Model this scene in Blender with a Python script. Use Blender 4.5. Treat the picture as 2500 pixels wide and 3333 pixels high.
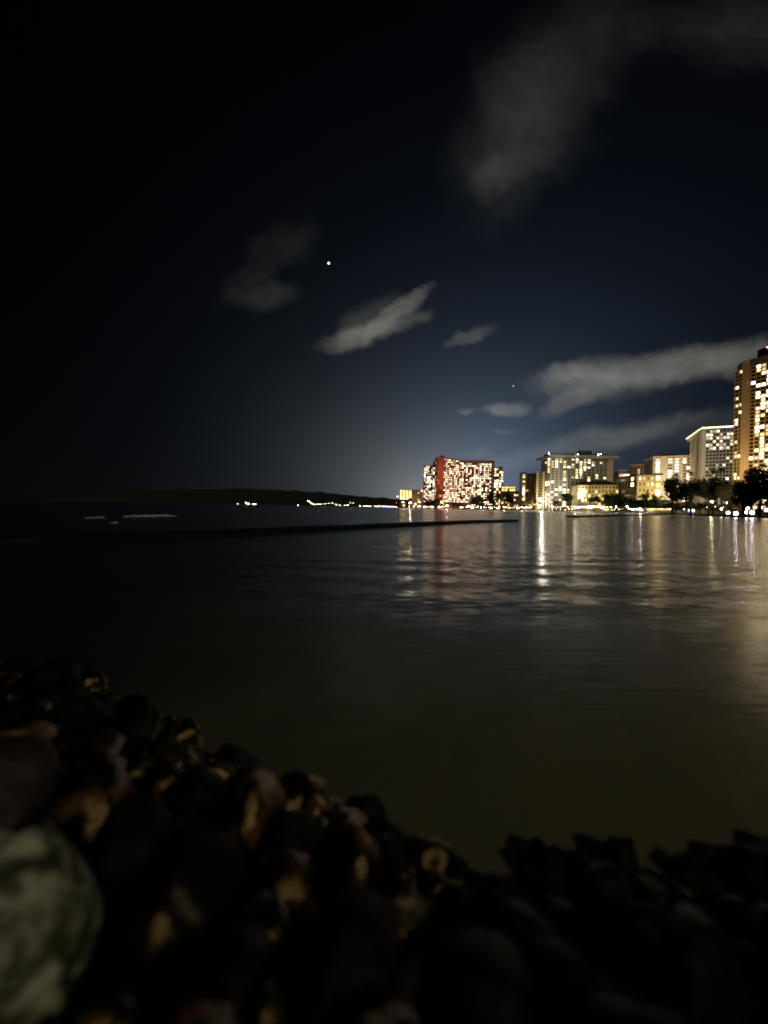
import bpy, bmesh, math, random
from mathutils import Vector, Matrix, noise

R = math.radians
random.seed(11)
for o in list(bpy.data.objects):
    bpy.data.objects.remove(o)
scene = bpy.context.scene
COL = scene.collection

# ------------------------------------------------------------------ camera
FOC, CX, CY = 1300.0, 1250.0, 1666.5        # focal length and centre of the photograph in its pixels
CAM = Vector((0.0, 0.0, 2.6))
PITCH, ROLL = R(-0.73), R(1.0)
fwd = Vector((0, math.cos(PITCH), math.sin(PITCH)))
up0 = Vector((0, -math.sin(PITCH), math.cos(PITCH)))
rt0 = Vector((1, 0, 0))
rt = rt0 * math.cos(ROLL) + up0 * math.sin(ROLL)
upv = up0 * math.cos(ROLL) - rt0 * math.sin(ROLL)
cam_data = bpy.data.cameras.new('camera')
cam = bpy.data.objects.new('camera', cam_data)
COL.objects.link(cam)
m = Matrix((rt, upv, -fwd)).transposed().to_4x4()
m.translation = CAM
cam.matrix_world = m
cam_data.sensor_fit = 'VERTICAL'
cam_data.sensor_height = 36.0
cam_data.lens = 36.0 * FOC / 3333.0
cam_data.dof.use_dof = True            # the photograph is sharp far off and soft close by
cam_data.dof.focus_distance = 500.0
cam_data.dof.aperture_fstop = 0.28
cam_data.clip_start = 0.05
cam_data.clip_end = 120000.0
scene.camera = cam
scene.render.resolution_x, scene.render.resolution_y = 768, 1024

def ray(px, py):
    return fwd + rt * ((px - CX) / FOC) - upv * ((py - CY) / FOC)
def at(px, py, Y):                      # a point at the distance Y ahead
    d = ray(px, py)
    return CAM + d * (Y / d.y)
def on_sea(px, py, z=0.0):              # where that line of sight meets a level
    d = ray(px, py)
    return CAM + d * ((z - CAM.z) / d.z)
def spot(px, Y):                        # plan position
    p = at(px, 1655.0, Y)
    return Vector((p.x, p.y))
def height(px, py, Y):
    return at(px, py, Y).z

# ------------------------------------------------------------------ sky
SUN_EL, SUN_AZ = R(34), R(150)          # a dim warm light from behind the viewer's shoulder, measured from +Y towards +X
world = bpy.data.worlds.new('World')
scene.world = world
world.use_nodes = True
world.cycles.sampling_method = 'NONE'
nt = world.node_tree
nt.nodes.clear()
class NT:
    def __init__(s, tree): s.t = tree
    def new(s, typ, **kw):
        n = s.t.nodes.new(typ)
        for k, v in kw.items(): setattr(n, k, v)
        return n
    def put(s, sock, v):
        if v is None: return
        if isinstance(v, bpy.types.NodeSocket): s.t.links.new(v, sock)
        else: sock.default_value = v
    def math(s, op, a, b=None, c=None, clamp=False):
        n = s.new('ShaderNodeMath', operation=op, use_clamp=clamp)
        for i, v in enumerate((a, b, c)): s.put(n.inputs[i], v)
        return n.outputs[0]
    def vec(s, op, a, b=None, out=0):
        n = s.new('ShaderNodeVectorMath', operation=op)
        s.put(n.inputs[0], a)
        if b is not None: s.put(n.inputs[1], b)
        return n.outputs[out]
    def smooth(s, v, a, b, lo=0.0, hi=1.0):
        n = s.new('ShaderNodeMapRange', interpolation_type='SMOOTHSTEP')
        s.put(n.inputs[0], v); s.put(n.inputs[1], a); s.put(n.inputs[2], b); s.put(n.inputs[3], lo); s.put(n.inputs[4], hi)
        return n.outputs[0]
    def comb(s, x, y, z):
        n = s.new('ShaderNodeCombineXYZ')
        s.put(n.inputs[0], x); s.put(n.inputs[1], y); s.put(n.inputs[2], z)
        return n.outputs[0]
    def noise(s, v, scale, detail=4.0, rough=0.5, distortion=0.0):
        n = s.new('ShaderNodeTexNoise')
        s.put(n.inputs['Vector'], v)
        n.inputs['Scale'].default_value = scale; n.inputs['Detail'].default_value = detail
        n.inputs['Roughness'].default_value = rough; n.inputs['Distortion'].default_value = distortion
        return n.outputs['Fac']
    def mixc(s, f, a, b):
        n = s.new('ShaderNodeMix', data_type='RGBA')
        s.put(n.inputs[0], f); s.put(n.inputs[6], a); s.put(n.inputs[7], b)
        return n.outputs[2]
    def scale(s, v, f):
        n = s.new('ShaderNodeVectorMath', operation='SCALE')
        s.put(n.inputs[0], v); s.put(n.inputs[3], f)
        return n.outputs[0]
W = NT(nt)
dirn = W.vec('NORMALIZE', W.new('ShaderNodeTexCoord').outputs['Generated'])
sep = W.new('ShaderNodeSeparateXYZ'); nt.links.new(dirn, sep.inputs[0])
dx, dy, dz = sep.outputs
sky = W.new('ShaderNodeTexSky', sky_type='NISHITA')
sky.sun_disc = False
sky.sun_elevation = SUN_EL
sky.sun_rotation = SUN_AZ
sky.dust_density = 0.3
sky.altitude = 800
NIGHT = 0.00012
moonlit = W.scale(sky.outputs[0], NIGHT)
# light of the town thrown up into the air: brightest low over the far end of the beach, thinning with the angle from it
def lobe(px, py, sx, sz, col, power):
    c = ray(px, py).normalized()
    d = W.vec('SUBTRACT', dirn, (c.x, c.y, c.z))
    d = W.vec('MULTIPLY', d, (1 / sx, 1 / sx, 1 / sz))
    e = W.math('EXPONENT', W.math('MULTIPLY', W.vec('LENGTH', d, out=1), -1.0))
    return W.scale(col, W.math('MULTIPLY', e, power))
glow = W.vec('ADD', lobe(1400, 1640, 0.13, 0.10, (1.0, 1.0, 0.86), 0.24),
             lobe(1600, 1570, 0.18, 0.165, (0.42, 0.68, 1.2), 0.16))
base = W.vec('ADD', moonlit, glow)
# clouds: soft drifts on the vault, edges frayed by noise
ysafe = W.math('MAXIMUM', dy, 0.05)
gu, gv = W.math('DIVIDE', dx, ysafe), W.math('DIVIDE', dz, ysafe)
gvec = W.comb(gu, gv, 0.0)
wa = W.math('SUBTRACT', W.noise(gvec, 4.0, 5.0, 0.62), 0.5)
wb = W.math('SUBTRACT', W.noise(W.vec('ADD', gvec, (13.0, 7.0, 3.0)), 5.5, 5.0, 0.62), 0.5)
gu = W.math('ADD', gu, W.math('MULTIPLY', wa, 0.16)); gv = W.math('ADD', gv, W.math('MULTIPLY', wb, 0.07))
stretched = W.comb(W.math('MULTIPLY', W.math('ADD', gu, W.math('MULTIPLY', gv, 0.4)), 0.75), gv, 0.0)
curl = W.noise(stretched, 13.0, 5.0, 0.6, 0.5)
n1 = W.noise(gvec, 5.0, 6.0, 0.6, 0.5)
n2 = W.noise(gvec, 19.0, 5.0, 0.6, 0.3)
fray = W.math('ADD', W.math('MULTIPLY', W.math('SUBTRACT', n1, 0.5), 1.9), W.math('MULTIPLY', W.math('SUBTRACT', n2, 0.5), 0.6))
front = W.smooth(dy, 0.05, 0.2)
CLOUDS = [  # centre x, y, half length, half width, tilt, brightness, softness, fraying
    (1690, 430, 250, 165, 62, 0.020, 1.3, 0.4),
    (1600, 575, 95, 62, 40, 0.013, 1.1, 0.5),
    (1700, 520, 130, 70, 30, 0.007, 1.1, 0.5),
    (1850, 170, 270, 160, 38, 0.010, 1.3, 0.4),
    (2220, 90, 230, 90, 15, 0.005, 1.3, 0.5),
    (2470, 90, 190, 120, 12, 0.010, 1.3, 0.4),
    (870, 970, 90, 38, 15, 0.014, 1.0, 0.95),
    (800, 930, 110, 50, 30, 0.008, 1.0, 0.95),
    (940, 800, 110, 60, 35, 0.006, 1.0, 0.95),
    (1195, 1085, 165, 36, 17, 0.085, 0.75, 0.42),
    (1290, 1020, 125, 32, 40, 0.075, 0.75, 0.42),
    (1190, 1035, 110, 42, 30, 0.03, 1.0, 0.6),
    (1510, 1090, 78, 20, 30, 0.045, 0.8, 0.35),
    (1365, 1040, 40, 14, 20, 0.012, 1.0, 0.5),
    (2190, 1190, 420, 56, 9.5, 0.095, 0.8, 0.32),
    (1960, 1250, 190, 52, 10, 0.05, 0.9, 0.5),
    (1840, 1212, 85, 32, 5, 0.055, 0.8, 0.5),
    (1850, 1310, 110, 30, 20, 0.06, 0.8, 0.5),
    (1640, 1326, 75, 20, 3, 0.09, 0.8, 0.45),
    (1520, 1328, 32, 11, 0, 0.06, 0.8, 0.4),
    (1650, 1394, 28, 9, 0, 0.025, 1.0, 0.4),
    (1930, 1440, 330, 42, 15, 0.05, 0.9, 0.4),
    (1560, 1475, 50, 14, 5, 0.02, 1.0, 0.4),
    (2350, 1380, 330, 55, 14, 0.015, 1.0, 0.5),
]
total = None
for (cx, cy, a, b, tilt, br, soft, fr) in CLOUDS:
    d0 = ray(cx, cy); c0 = (d0.x / d0.y, d0.z / d0.y)
    ta = R(tilt) - ROLL
    ru, rv = W.math('SUBTRACT', gu, c0[0]), W.math('SUBTRACT', gv, c0[1])
    lu = W.math('ADD', W.math('MULTIPLY', ru, math.cos(ta) * FOC / a), W.math('MULTIPLY', rv, math.sin(ta) * FOC / a))
    lv = W.math('ADD', W.math('MULTIPLY', ru, -math.sin(ta) * FOC / b), W.math('MULTIPLY', rv, math.cos(ta) * FOC / b))
    r2 = W.math('SQRT', W.math('ADD', W.math('MULTIPLY', lu, lu), W.math('MULTIPLY', lv, lv)))
    rr = W.math('ADD', r2, W.math('MULTIPLY', fray, -fr))
    mask = W.math('MULTIPLY', W.smooth(rr, 1.0 + 0.45 * soft, 1.0 - 0.75 * soft), br)
    total = mask if total is None else W.math('ADD', total, mask)
cl_front = W.math('MULTIPLY', W.math('MULTIPLY', total, front), W.smooth(curl, 0.25, 0.75, 0.78, 1.22))
# the same sort of broken cloud behind the viewer
pv = W.comb(W.math('DIVIDE', dx, W.math('ADD', W.math('ABSOLUTE', dz), 0.12)), W.math('DIVIDE', dy, W.math('ADD', W.math('ABSOLUTE', dz), 0.12)), 0.0)
nb = W.noise(pv, 1.1, 5.0, 0.55, 0.3)
cl_back = W.math('MULTIPLY', W.math('MULTIPLY', W.smooth(nb, 0.56, 0.8), 0.03), W.smooth(dy, 0.0, -0.25))
clouds = W.scale((1.0, 0.965, 0.82), W.math('ADD', cl_front, cl_back))
skyc = W.vec('ADD', base, clouds)
bg = W.new('ShaderNodeBackground'); out = W.new('ShaderNodeOutputWorld')
nt.links.new(skyc, bg.inputs[0]); bg.inputs[1].default_value = 1.0
nt.links.new(bg.outputs[0], out.inputs[0])

sun_data = bpy.data.lights.new('sun', 'SUN')
sun_data.energy = 0.5
sun_data.angle = R(2)
sun_data.color = (1.0, 0.90, 0.60)
sun = bpy.data.objects.new('sun', sun_data)
COL.objects.link(sun)
sdir = Vector((math.sin(SUN_AZ) * math.cos(SUN_EL), math.cos(SUN_AZ) * math.cos(SUN_EL), math.sin(SUN_EL)))
sun.rotation_euler = sdir.to_track_quat('Z', 'Y').to_euler()

vs = scene.view_settings
vs.view_transform = 'Standard'; vs.look = 'None'; vs.exposure = 0.0; vs.gamma = 1.0
scene.render.engine = 'CYCLES'
cy = scene.cycles
cy.use_denoising = True
cy.max_bounces = 3; cy.diffuse_bounces = 1; cy.glossy_bounces = 2; cy.transmission_bounces = 2
cy.caustics_reflective = False; cy.caustics_refractive = False
cy.sample_clamp_indirect = 4.0
cy.use_light_tree = True
cy.use_adaptive_sampling = False
cy.filter_width = 2.0

# ------------------------------------------------------------------ helpers
def tag(o, label=None, cat=None, group=None, kind=None):
    if label: o['label'] = label
    if cat: o['category'] = cat
    if group: o['group'] = group
    if kind: o['kind'] = kind
    return o
def empty(name, loc):
    o = bpy.data.objects.new(name, None)
    o.location = loc; o.empty_display_size = 0.5
    COL.objects.link(o)
    return o
def link_mesh(name, me, parent=None, loc=(0, 0, 0), rz=0.0, sc=(1, 1, 1)):
    o = bpy.data.objects.new(name, me)
    COL.objects.link(o)
    if parent is not None:
        o.parent = parent
        p = parent.location if parent.parent is None else parent.location + parent.parent.location
        o.location = Vector(loc) - p
    else:
        o.location = loc
    o.rotation_euler = (0, 0, rz); o.scale = sc
    return o
class MB:
    def __init__(s): s.v = []; s.f = []
    def add(s, vs_, fs):
        n = len(s.v); s.v += [tuple(p) for p in vs_]; s.f += [tuple(i + n for i in f) for f in fs]
    def box(s, c, size, rz=0.0):
        hx, hy, hz = size[0] / 2, size[1] / 2, size[2] / 2
        ca, sa = math.cos(rz), math.sin(rz)
        pts = []
        for z in (-hz, hz):
            for x, y in ((-hx, -hy), (hx, -hy), (hx, hy), (-hx, hy)):
                pts.append((c[0] + x * ca - y * sa, c[1] + x * sa + y * ca, c[2] + z))
        s.add(pts, [(3, 2, 1, 0), (4, 5, 6, 7), (0, 1, 5, 4), (1, 2, 6, 5), (2, 3, 7, 6), (3, 0, 4, 7)])
    def prism(s, pts, z0, z1):
        n = len(pts)
        s.add([(p[0], p[1], z0) for p in pts] + [(p[0], p[1], z1) for p in pts],
              [tuple(range(n - 1, -1, -1)), tuple(range(n, 2 * n))] + [(i, (i + 1) % n, n + (i + 1) % n, n + i) for i in range(n)])
    def tube(s, path, radii, n=7):
        rings = []
        for i, p in enumerate(path):
            p = Vector(p)
            t = (Vector(path[min(i + 1, len(path) - 1)]) - Vector(path[max(i - 1, 0)])).normalized()
            a = t.orthogonal().normalized(); b = t.cross(a)
            rings.append([p + (a * math.cos(2 * math.pi * k / n) + b * math.sin(2 * math.pi * k / n)) * radii[i] for k in range(n)])
        vs_ = [q for r_ in rings for q in r_]
        fs = [(i * n + k, i * n + (k + 1) % n, (i + 1) * n + (k + 1) % n, (i + 1) * n + k) for i in range(len(path) - 1) for k in range(n)]
        fs += [tuple(range(n - 1, -1, -1)), tuple((len(path) - 1) * n + k for k in range(n))]
        s.add(vs_, fs)
    def mesh(s, name, mat, smooth=False):
        me = bpy.data.meshes.new(name)
        me.from_pydata(s.v, [], s.f)
        me.materials.append(mat)
        if smooth: me.polygons.foreach_set('use_smooth', [True] * len(me.polygons))
        me.update()
        return me
    def build(s, name, mat, parent=None, smooth=False):          # vertices given in world coordinates
        if parent is not None:
            p = parent.location if parent.parent is None else parent.location + parent.parent.location
            s.v = [(x - p[0], y - p[1], z - p[2]) for x, y, z in s.v]
        o = bpy.data.objects.new(name, s.mesh(name, mat, smooth))
        COL.objects.link(o)
        if parent is not None: o.parent = parent
        return o

MATS = {}
def matte(name, col, rough=0.85, var=0.25, vscale=0.2, col2=None, bump=0.0, bscale=1.0, spec=0.3):
    if name in MATS: return MATS[name]
    mt = bpy.data.materials.new(name); mt.use_nodes = True
    T = NT(mt.node_tree); b = mt.node_tree.nodes['Principled BSDF']
    co = T.new('ShaderNodeTexCoord').outputs['Object']
    geo = T.new('ShaderNodeNewGeometry').outputs['Position']
    f = T.noise(geo, vscale, 5.0, 0.6)
    c2 = col2 or tuple(c * (1 - var) for c in col)
    mixed = T.mixc(T.smooth(f, 0.3, 0.7), (*col, 1), (*c2, 1))
    T.put(b.inputs['Base Color'], mixed)
    b.inputs['Roughness'].default_value = rough
    b.inputs['Specular IOR Level'].default_value = spec
    if bump:
        bn = T.new('ShaderNodeBump'); bn.inputs['Strength'].default_value = bump
        T.put(bn.inputs['Height'], T.noise(geo, bscale, 6.0, 0.6)); T.put(b.inputs['Normal'], bn.outputs[0])
    MATS[name] = mt
    return mt
def glowing(name, col, strength, sample=False):
    if name in MATS: return MATS[name]
    mt = bpy.data.materials.new(name); mt.use_nodes = True
    b = mt.node_tree.nodes['Principled BSDF']
    b.inputs['Base Color'].default_value = (*[0.5 * c for c in col], 1)
    b.inputs['Emission Color'].default_value = (*col, 1)
    b.inputs['Emission Strength'].default_value = strength
    mt.cycles.emission_sampling = 'FRONT' if sample else 'NONE'
    MATS[name] = mt
    return mt
def glass_dark():
    if 'dark_glass' in MATS: return MATS['dark_glass']
    mt = bpy.data.materials.new('dark_glass'); mt.use_nodes = True
    b = mt.node_tree.nodes['Principled BSDF']
    b.inputs['Base Color'].default_value = (0.02, 0.018, 0.015, 1)
    b.inputs['Roughness'].default_value = 0.15
    MATS['dark_glass'] = mt
    return mt

WARM, SOFT, WHITE, COOL, AMBER = (1.0, 0.68, 0.34), (1.0, 0.78, 0.48), (1.0, 0.88, 0.68), (0.92, 0.95, 1.0), (1.0, 0.56, 0.14)
CUBES = {}
def cube_mesh(mat):
    if mat.name not in CUBES:
        b = MB(); b.box((0, 0, 0), (1, 1, 1)); CUBES[mat.name] = b.mesh('box_' + mat.name, mat)
    return CUBES[mat.name]
def block(name, mat, parent, c, size, rz=0.0):
    return link_mesh(name, cube_mesh(mat), parent, c, rz, size)

# ------------------------------------------------------------------ water
RIPPLE_Y, RIPPLE_X, WATER_ROUGH = 0.9, 0.035, 0.21
def water_material():
    mt = bpy.data.materials.new('sea_water'); mt.use_nodes = True
    T = NT(mt.node_tree); b = mt.node_tree.nodes['Principled BSDF']
    pos = T.new('ShaderNodeNewGeometry').outputs['Position']
    sp = T.new('ShaderNodeSeparateXYZ'); T.t.links.new(pos, sp.inputs[0])
    # sand tint to the right; depth and lens darkening put into the left's colour
    shallow_falloff = T.smooth(T.math('ADD', sp.outputs[0], T.math('MULTIPLY', T.math('SUBTRACT', T.noise(pos, 0.25, 3.0), 0.5), 6.0)), -7.0, 7.0)
    nearer = T.smooth(sp.outputs[1], 30.0, 4.0)
    sand = T.math('MULTIPLY', shallow_falloff, T.math('ADD', T.math('MULTIPLY', nearer, 0.6), 0.4))
    marks = T.comb(T.math('ADD', T.math('MULTIPLY', sp.outputs[0], 2.2), T.math('MULTIPLY', sp.outputs[1], -1.1)), T.math('ADD', T.math('MULTIPLY', sp.outputs[0], 0.2), T.math('MULTIPLY', sp.outputs[1], 0.4)), 0.0)
    patch = T.math('ADD', T.math('ADD', T.math('MULTIPLY', T.noise(pos, 0.9, 4.0), 0.7), T.math('MULTIPLY', T.noise(marks, 1.4, 3.0, 0.5, 0.8), 0.9)), 0.2)
    open_water = T.mixc(shallow_falloff, (0.012, 0.015, 0.015, 1), (0.075, 0.082, 0.068, 1))
    colr = T.mixc(T.math('MULTIPLY', sand, patch, clamp=True), open_water, (0.125, 0.118, 0.06, 1))
    T.put(b.inputs['Base Color'], colr)
    b.inputs['Roughness'].default_value = WATER_ROUGH
    b.inputs['IOR'].default_value = 1.36
    # long-crested ripples: steep along the line of travel, nearly level along the crests
    st = T.comb(T.math('MULTIPLY', sp.outputs[0], 0.16), sp.outputs[1], 0.0)
    sy = T.math('ADD', T.math('MULTIPLY', T.math('SUBTRACT', T.noise(st, 7.0, 2.0, 0.6, 0.3), 0.5), RIPPLE_Y),
                T.math('MULTIPLY', T.math('SUBTRACT', T.noise(st, 0.3, 2.0, 0.5), 0.5), RIPPLE_Y * 0.12))
    sx = T.math('MULTIPLY', T.math('SUBTRACT', T.noise(T.vec('ADD', st, (31.0, 17.0, 5.0)), 1.9, 4.0, 0.6, 0.3), 0.5), RIPPLE_X)
    geo_n = T.new('ShaderNodeNewGeometry').outputs['Normal']
    T.put(b.inputs['Normal'], T.vec('NORMALIZE', T.vec('ADD', geo_n, T.scale(T.comb(sx, sy, 0.0), T.smooth(sp.outputs[1], 8.5, 12.5, 0.2, 1.0)))))
    return mt
SEA = water_material()
def build_sea():
    # one sheet, fine near the viewer where the low swell can be made out, coarse towards the horizon
    xs = [-60000, -20000, -6000, -2500, -1000, -500, -250, -120]
    x = -70.0
    while x <= 70: xs.append(x); x += 0.7
    xs += [120, 250, 500, 1000, 2500, 6000, 20000, 60000]
    ys = [-3000, -300, -60, -15]
    y = -4.0
    while y < 110:
        ys.append(y); y += 0.16 if y < 30 else 0.16 + (y - 30) * 0.012
    ys += [150, 220, 350, 700, 1500, 4000, 12000, 40000]
    v = []
    for yy in ys:
        for xx in xs:
            z = 0.0
            if abs(xx) <= 70 and -4 <= yy < 110:
                fade = min(1, max(0, (yy - 7) / 5)) * (0.12 + 0.88 * min(1, max(0, (24 - yy) / 8))) * min(1, max(0, (105 - yy) / 60))
                ph = yy + 0.05 * xx + 1.4 * noise.noise((xx * 0.06, yy * 0.09, 3.1))
                amp = 0.5 + 0.9 * max(0, noise.noise((xx * 0.05, yy * 0.16, 7.7)) + 0.2)
                z = fade * amp * (0.030 * math.sin(2 * math.pi * ph / 2.7) + 0.007 * math.sin(2 * math.pi * (yy - 0.2 * xx) / 1.3 + 2 * noise.noise((xx * 0.3, yy * 0.2, 1))))
            v.append((xx, yy, z))
    nx = len(xs)
    f = [(j * nx + i, j * nx + i + 1, (j + 1) * nx + i + 1, (j + 1) * nx + i) for j in range(len(ys) - 1) for i in range(nx - 1)]
    me = bpy.data.meshes.new('sea'); me.from_pydata(v, [], f); me.materials.append(SEA)
    me.polygons.foreach_set('use_smooth', [True] * len(f)); me.update()
    o = bpy.data.objects.new('sea', me); COL.objects.link(o)
    tag(o, 'dark calm sea with streaks of reflected light', None, None, 'structure')
build_sea()

# ------------------------------------------------------------------ shore, land and hills
SAND = matte('beach_sand', (0.42, 0.36, 0.25), 0.95, 0.25, 0.3, None, 0.3, 2.0)
EARTH = matte('town_ground', (0.12, 0.11, 0.09), 0.95, 0.3, 0.05)
GRASS = matte('lit_lawn', (0.16, 0.19, 0.03), 0.95, 0.35, 0.6, None, 0.3, 3.0)
SHORE = [(1285, 960), (1330, 860), (1450, 772), (1560, 730), (1650, 680), (1760, 600), (1860, 545), (1960, 500),
         (2060, 440), (2150, 388), (2240, 335), (2330, 285), (2420, 255), (2520, 225), (2700, 170), (3100, 105), (4200, 55)]
shore = [spot(*s) for s in SHORE]
def inland(p, d):
    v_ = Vector((0.62, 0.78)) if p.y > 150 else Vector((0.95, 0.3))
    return p + v_ * d
b = MB()
for a_, c_ in zip(shore[:-1], shore[1:]):
    rows = []
    for q in (a_, c_):
        rows.append([(q.x, q.y, -0.4), (*inland(q, 6), 0.5), (*inland(q, 28), 1.2)])
    for k in range(2):
        b.add([rows[0][k], rows[1][k], rows[1][k + 1], rows[0][k + 1]], [(0, 1, 2, 3)])
tag(b.build('beach', SAND), 'strip of pale sand along the town shore', None, None, 'structure')
b = MB()
pts = [inland(q, 27) for q in shore]
far_ = [Vector((9000, 60)), Vector((9000, 6000)), Vector((900, 6000)), Vector((120, 1600))]
poly = [(p.x, p.y, 1.15) for p in pts] + [(p.x, p.y, 1.15) for p in far_]
b.add(poly, [tuple(range(len(poly)))])
tag(b.build('ground', EARTH), 'flat dark town ground behind the beach', None, None, 'structure')
# low land across the bay with hills behind it
b = MB()
tip = [spot(540, 4300), spot(800, 4000), spot(1010, 3700), spot(1180, 3200), spot(1300, 2600)]
poly = [(p.x, p.y, 2.5) for p in tip] + [(400, 9000, 2.5), (-5000, 9000, 2.5)]
b.add(poly, [tuple(range(len(poly)))])
for p, q in zip(tip[:-1], tip[1:]):
    b.add([(p.x, p.y, -1), (q.x, q.y, -1), (q.x, q.y, 2.5), (p.x, p.y, 2.5)], [(0, 1, 2, 3)])
tag(b.build('far_shore', EARTH), 'low dark land across the bay', None, None, 'structure')
HILL = matte('hill_scrub', (0.022, 0.023, 0.022), 0.95, 0.3, 0.002)
b = MB()
ridge = [(60, 1634), (180, 1622), (320, 1608), (460, 1598), (600, 1593), (740, 1590), (860, 1592), (980, 1598), (1080, 1606), (1180, 1615), (1280, 1624), (1400, 1632), (1520, 1640), (1650, 1645)]
rows = []
N = 90
for i in range(N + 1):
    t = i / N * (len(ridge) - 1); k = min(int(t), len(ridge) - 2); w = t - k
    px = ridge[k][0] * (1 - w) + ridge[k + 1][0] * w
    py = ridge[k][1] * (1 - w) + ridge[k + 1][1] * w
    top = at(px, py, 11000)
    foot = at(px, 1650, 7600)
    rows.append((foot, top))
M = 14
v = []
for i, (foot, top) in enumerate(rows):
    for j in range(M + 1):
        w = j / M
        p = foot.lerp(top, w)
        z = top.z * (w ** 0.8) + (60 * noise.noise((i * 0.33, j * 0.45, 2.0)) + 25 * noise.noise((i * 0.9, j * 1.1, 5.0))) * math.sin(math.pi * min(w, 0.97))
        if j == M: z = top.z + 45 * noise.noise((i * 0.35, 0, 9.0)) + 20 * noise.noise((i * 1.1, 3, 9.0))
        v.append((p.x, p.y, max(z, 1.0)))
    v.append((top.x * 1.15, top.y * 1.15, -5.0))
L = M + 2
b.add(v, [(i * L + j, (i + 1) * L + j, (i + 1) * L + j + 1, i * L + j + 1) for i in range(N) for j in range(M + 1)])
tag(b.build('hill', HILL, None, True), 'long dark ridge of hills on the horizon', None, None, 'structure')

# ------------------------------------------------------------------ buildings
CONC = matte('pale_concrete', (0.55, 0.50, 0.42), 0.85, 0.18, 0.08)
GREYC = matte('grey_concrete', (0.42, 0.41, 0.38), 0.85, 0.2, 0.08)
CREAM = matte('cream_render', (0.62, 0.52, 0.28), 0.85, 0.2, 0.12)
TAN = matte('tan_concrete', (0.46, 0.32, 0.16), 0.85, 0.2, 0.07)
REDW = matte('red_lit_wall', (0.60, 0.13, 0.075), 0.8, 0.2, 0.06)  # red floodlighting put into the wall colour along with its own red
ROSE = matte('rose_concrete', (0.46, 0.20, 0.145), 0.85, 0.2, 0.06)
PINKC = matte('pinkish_concrete', (0.55, 0.42, 0.33), 0.85, 0.15, 0.08)
DARKR = matte('dark_roofing', (0.035, 0.025, 0.018), 0.8, 0.3, 0.3)
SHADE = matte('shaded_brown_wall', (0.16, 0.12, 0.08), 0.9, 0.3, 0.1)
METAL = matte('dark_metal', (0.06, 0.06, 0.055), 0.5, 0.2, 1.0)
GL = glass_dark()
def lit_set(kind):
    if kind == 'rosy':
        return [glowing('room_rosy_%d' % i, c, s) for i, (c, s) in enumerate([((1, .70, .42), 3.6), ((1, .76, .48), 6.5), ((1, .58, .36), 1.6), ((1, .82, .56), 8.5), ((1, .64, .40), 2.4)])]
    if kind == 'yellow':
        return [glowing('room_yellow_%d' % i, c, s) for i, (c, s) in enumerate([((1, .74, .38), 2.2), ((1, .80, .46), 4.6), ((1, .70, .34), 1.1), ((1, .86, .58), 8.0)])]
    if kind == 'pale':
        return [glowing('room_pale_%d' % i, c, s) for i, (c, s) in enumerate([((1, .84, .6), 0.7), ((1, .87, .64), 1.5), ((1, .8, .54), 0.4), ((1, .9, .74), 2.8)])]
    if kind == 'white':
        return [glowing('room_white_%d' % i, c, s) for i, (c, s) in enumerate([((1, .9, .82), 1.2), ((1, .94, .88), 1.9)])]
    if kind == 'amber':
        return [glowing('room_amber_%d' % i, c, s) for i, (c, s) in enumerate([((1, .62, .14), 2.2), ((1, .70, .24), 3.4)])]
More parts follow.
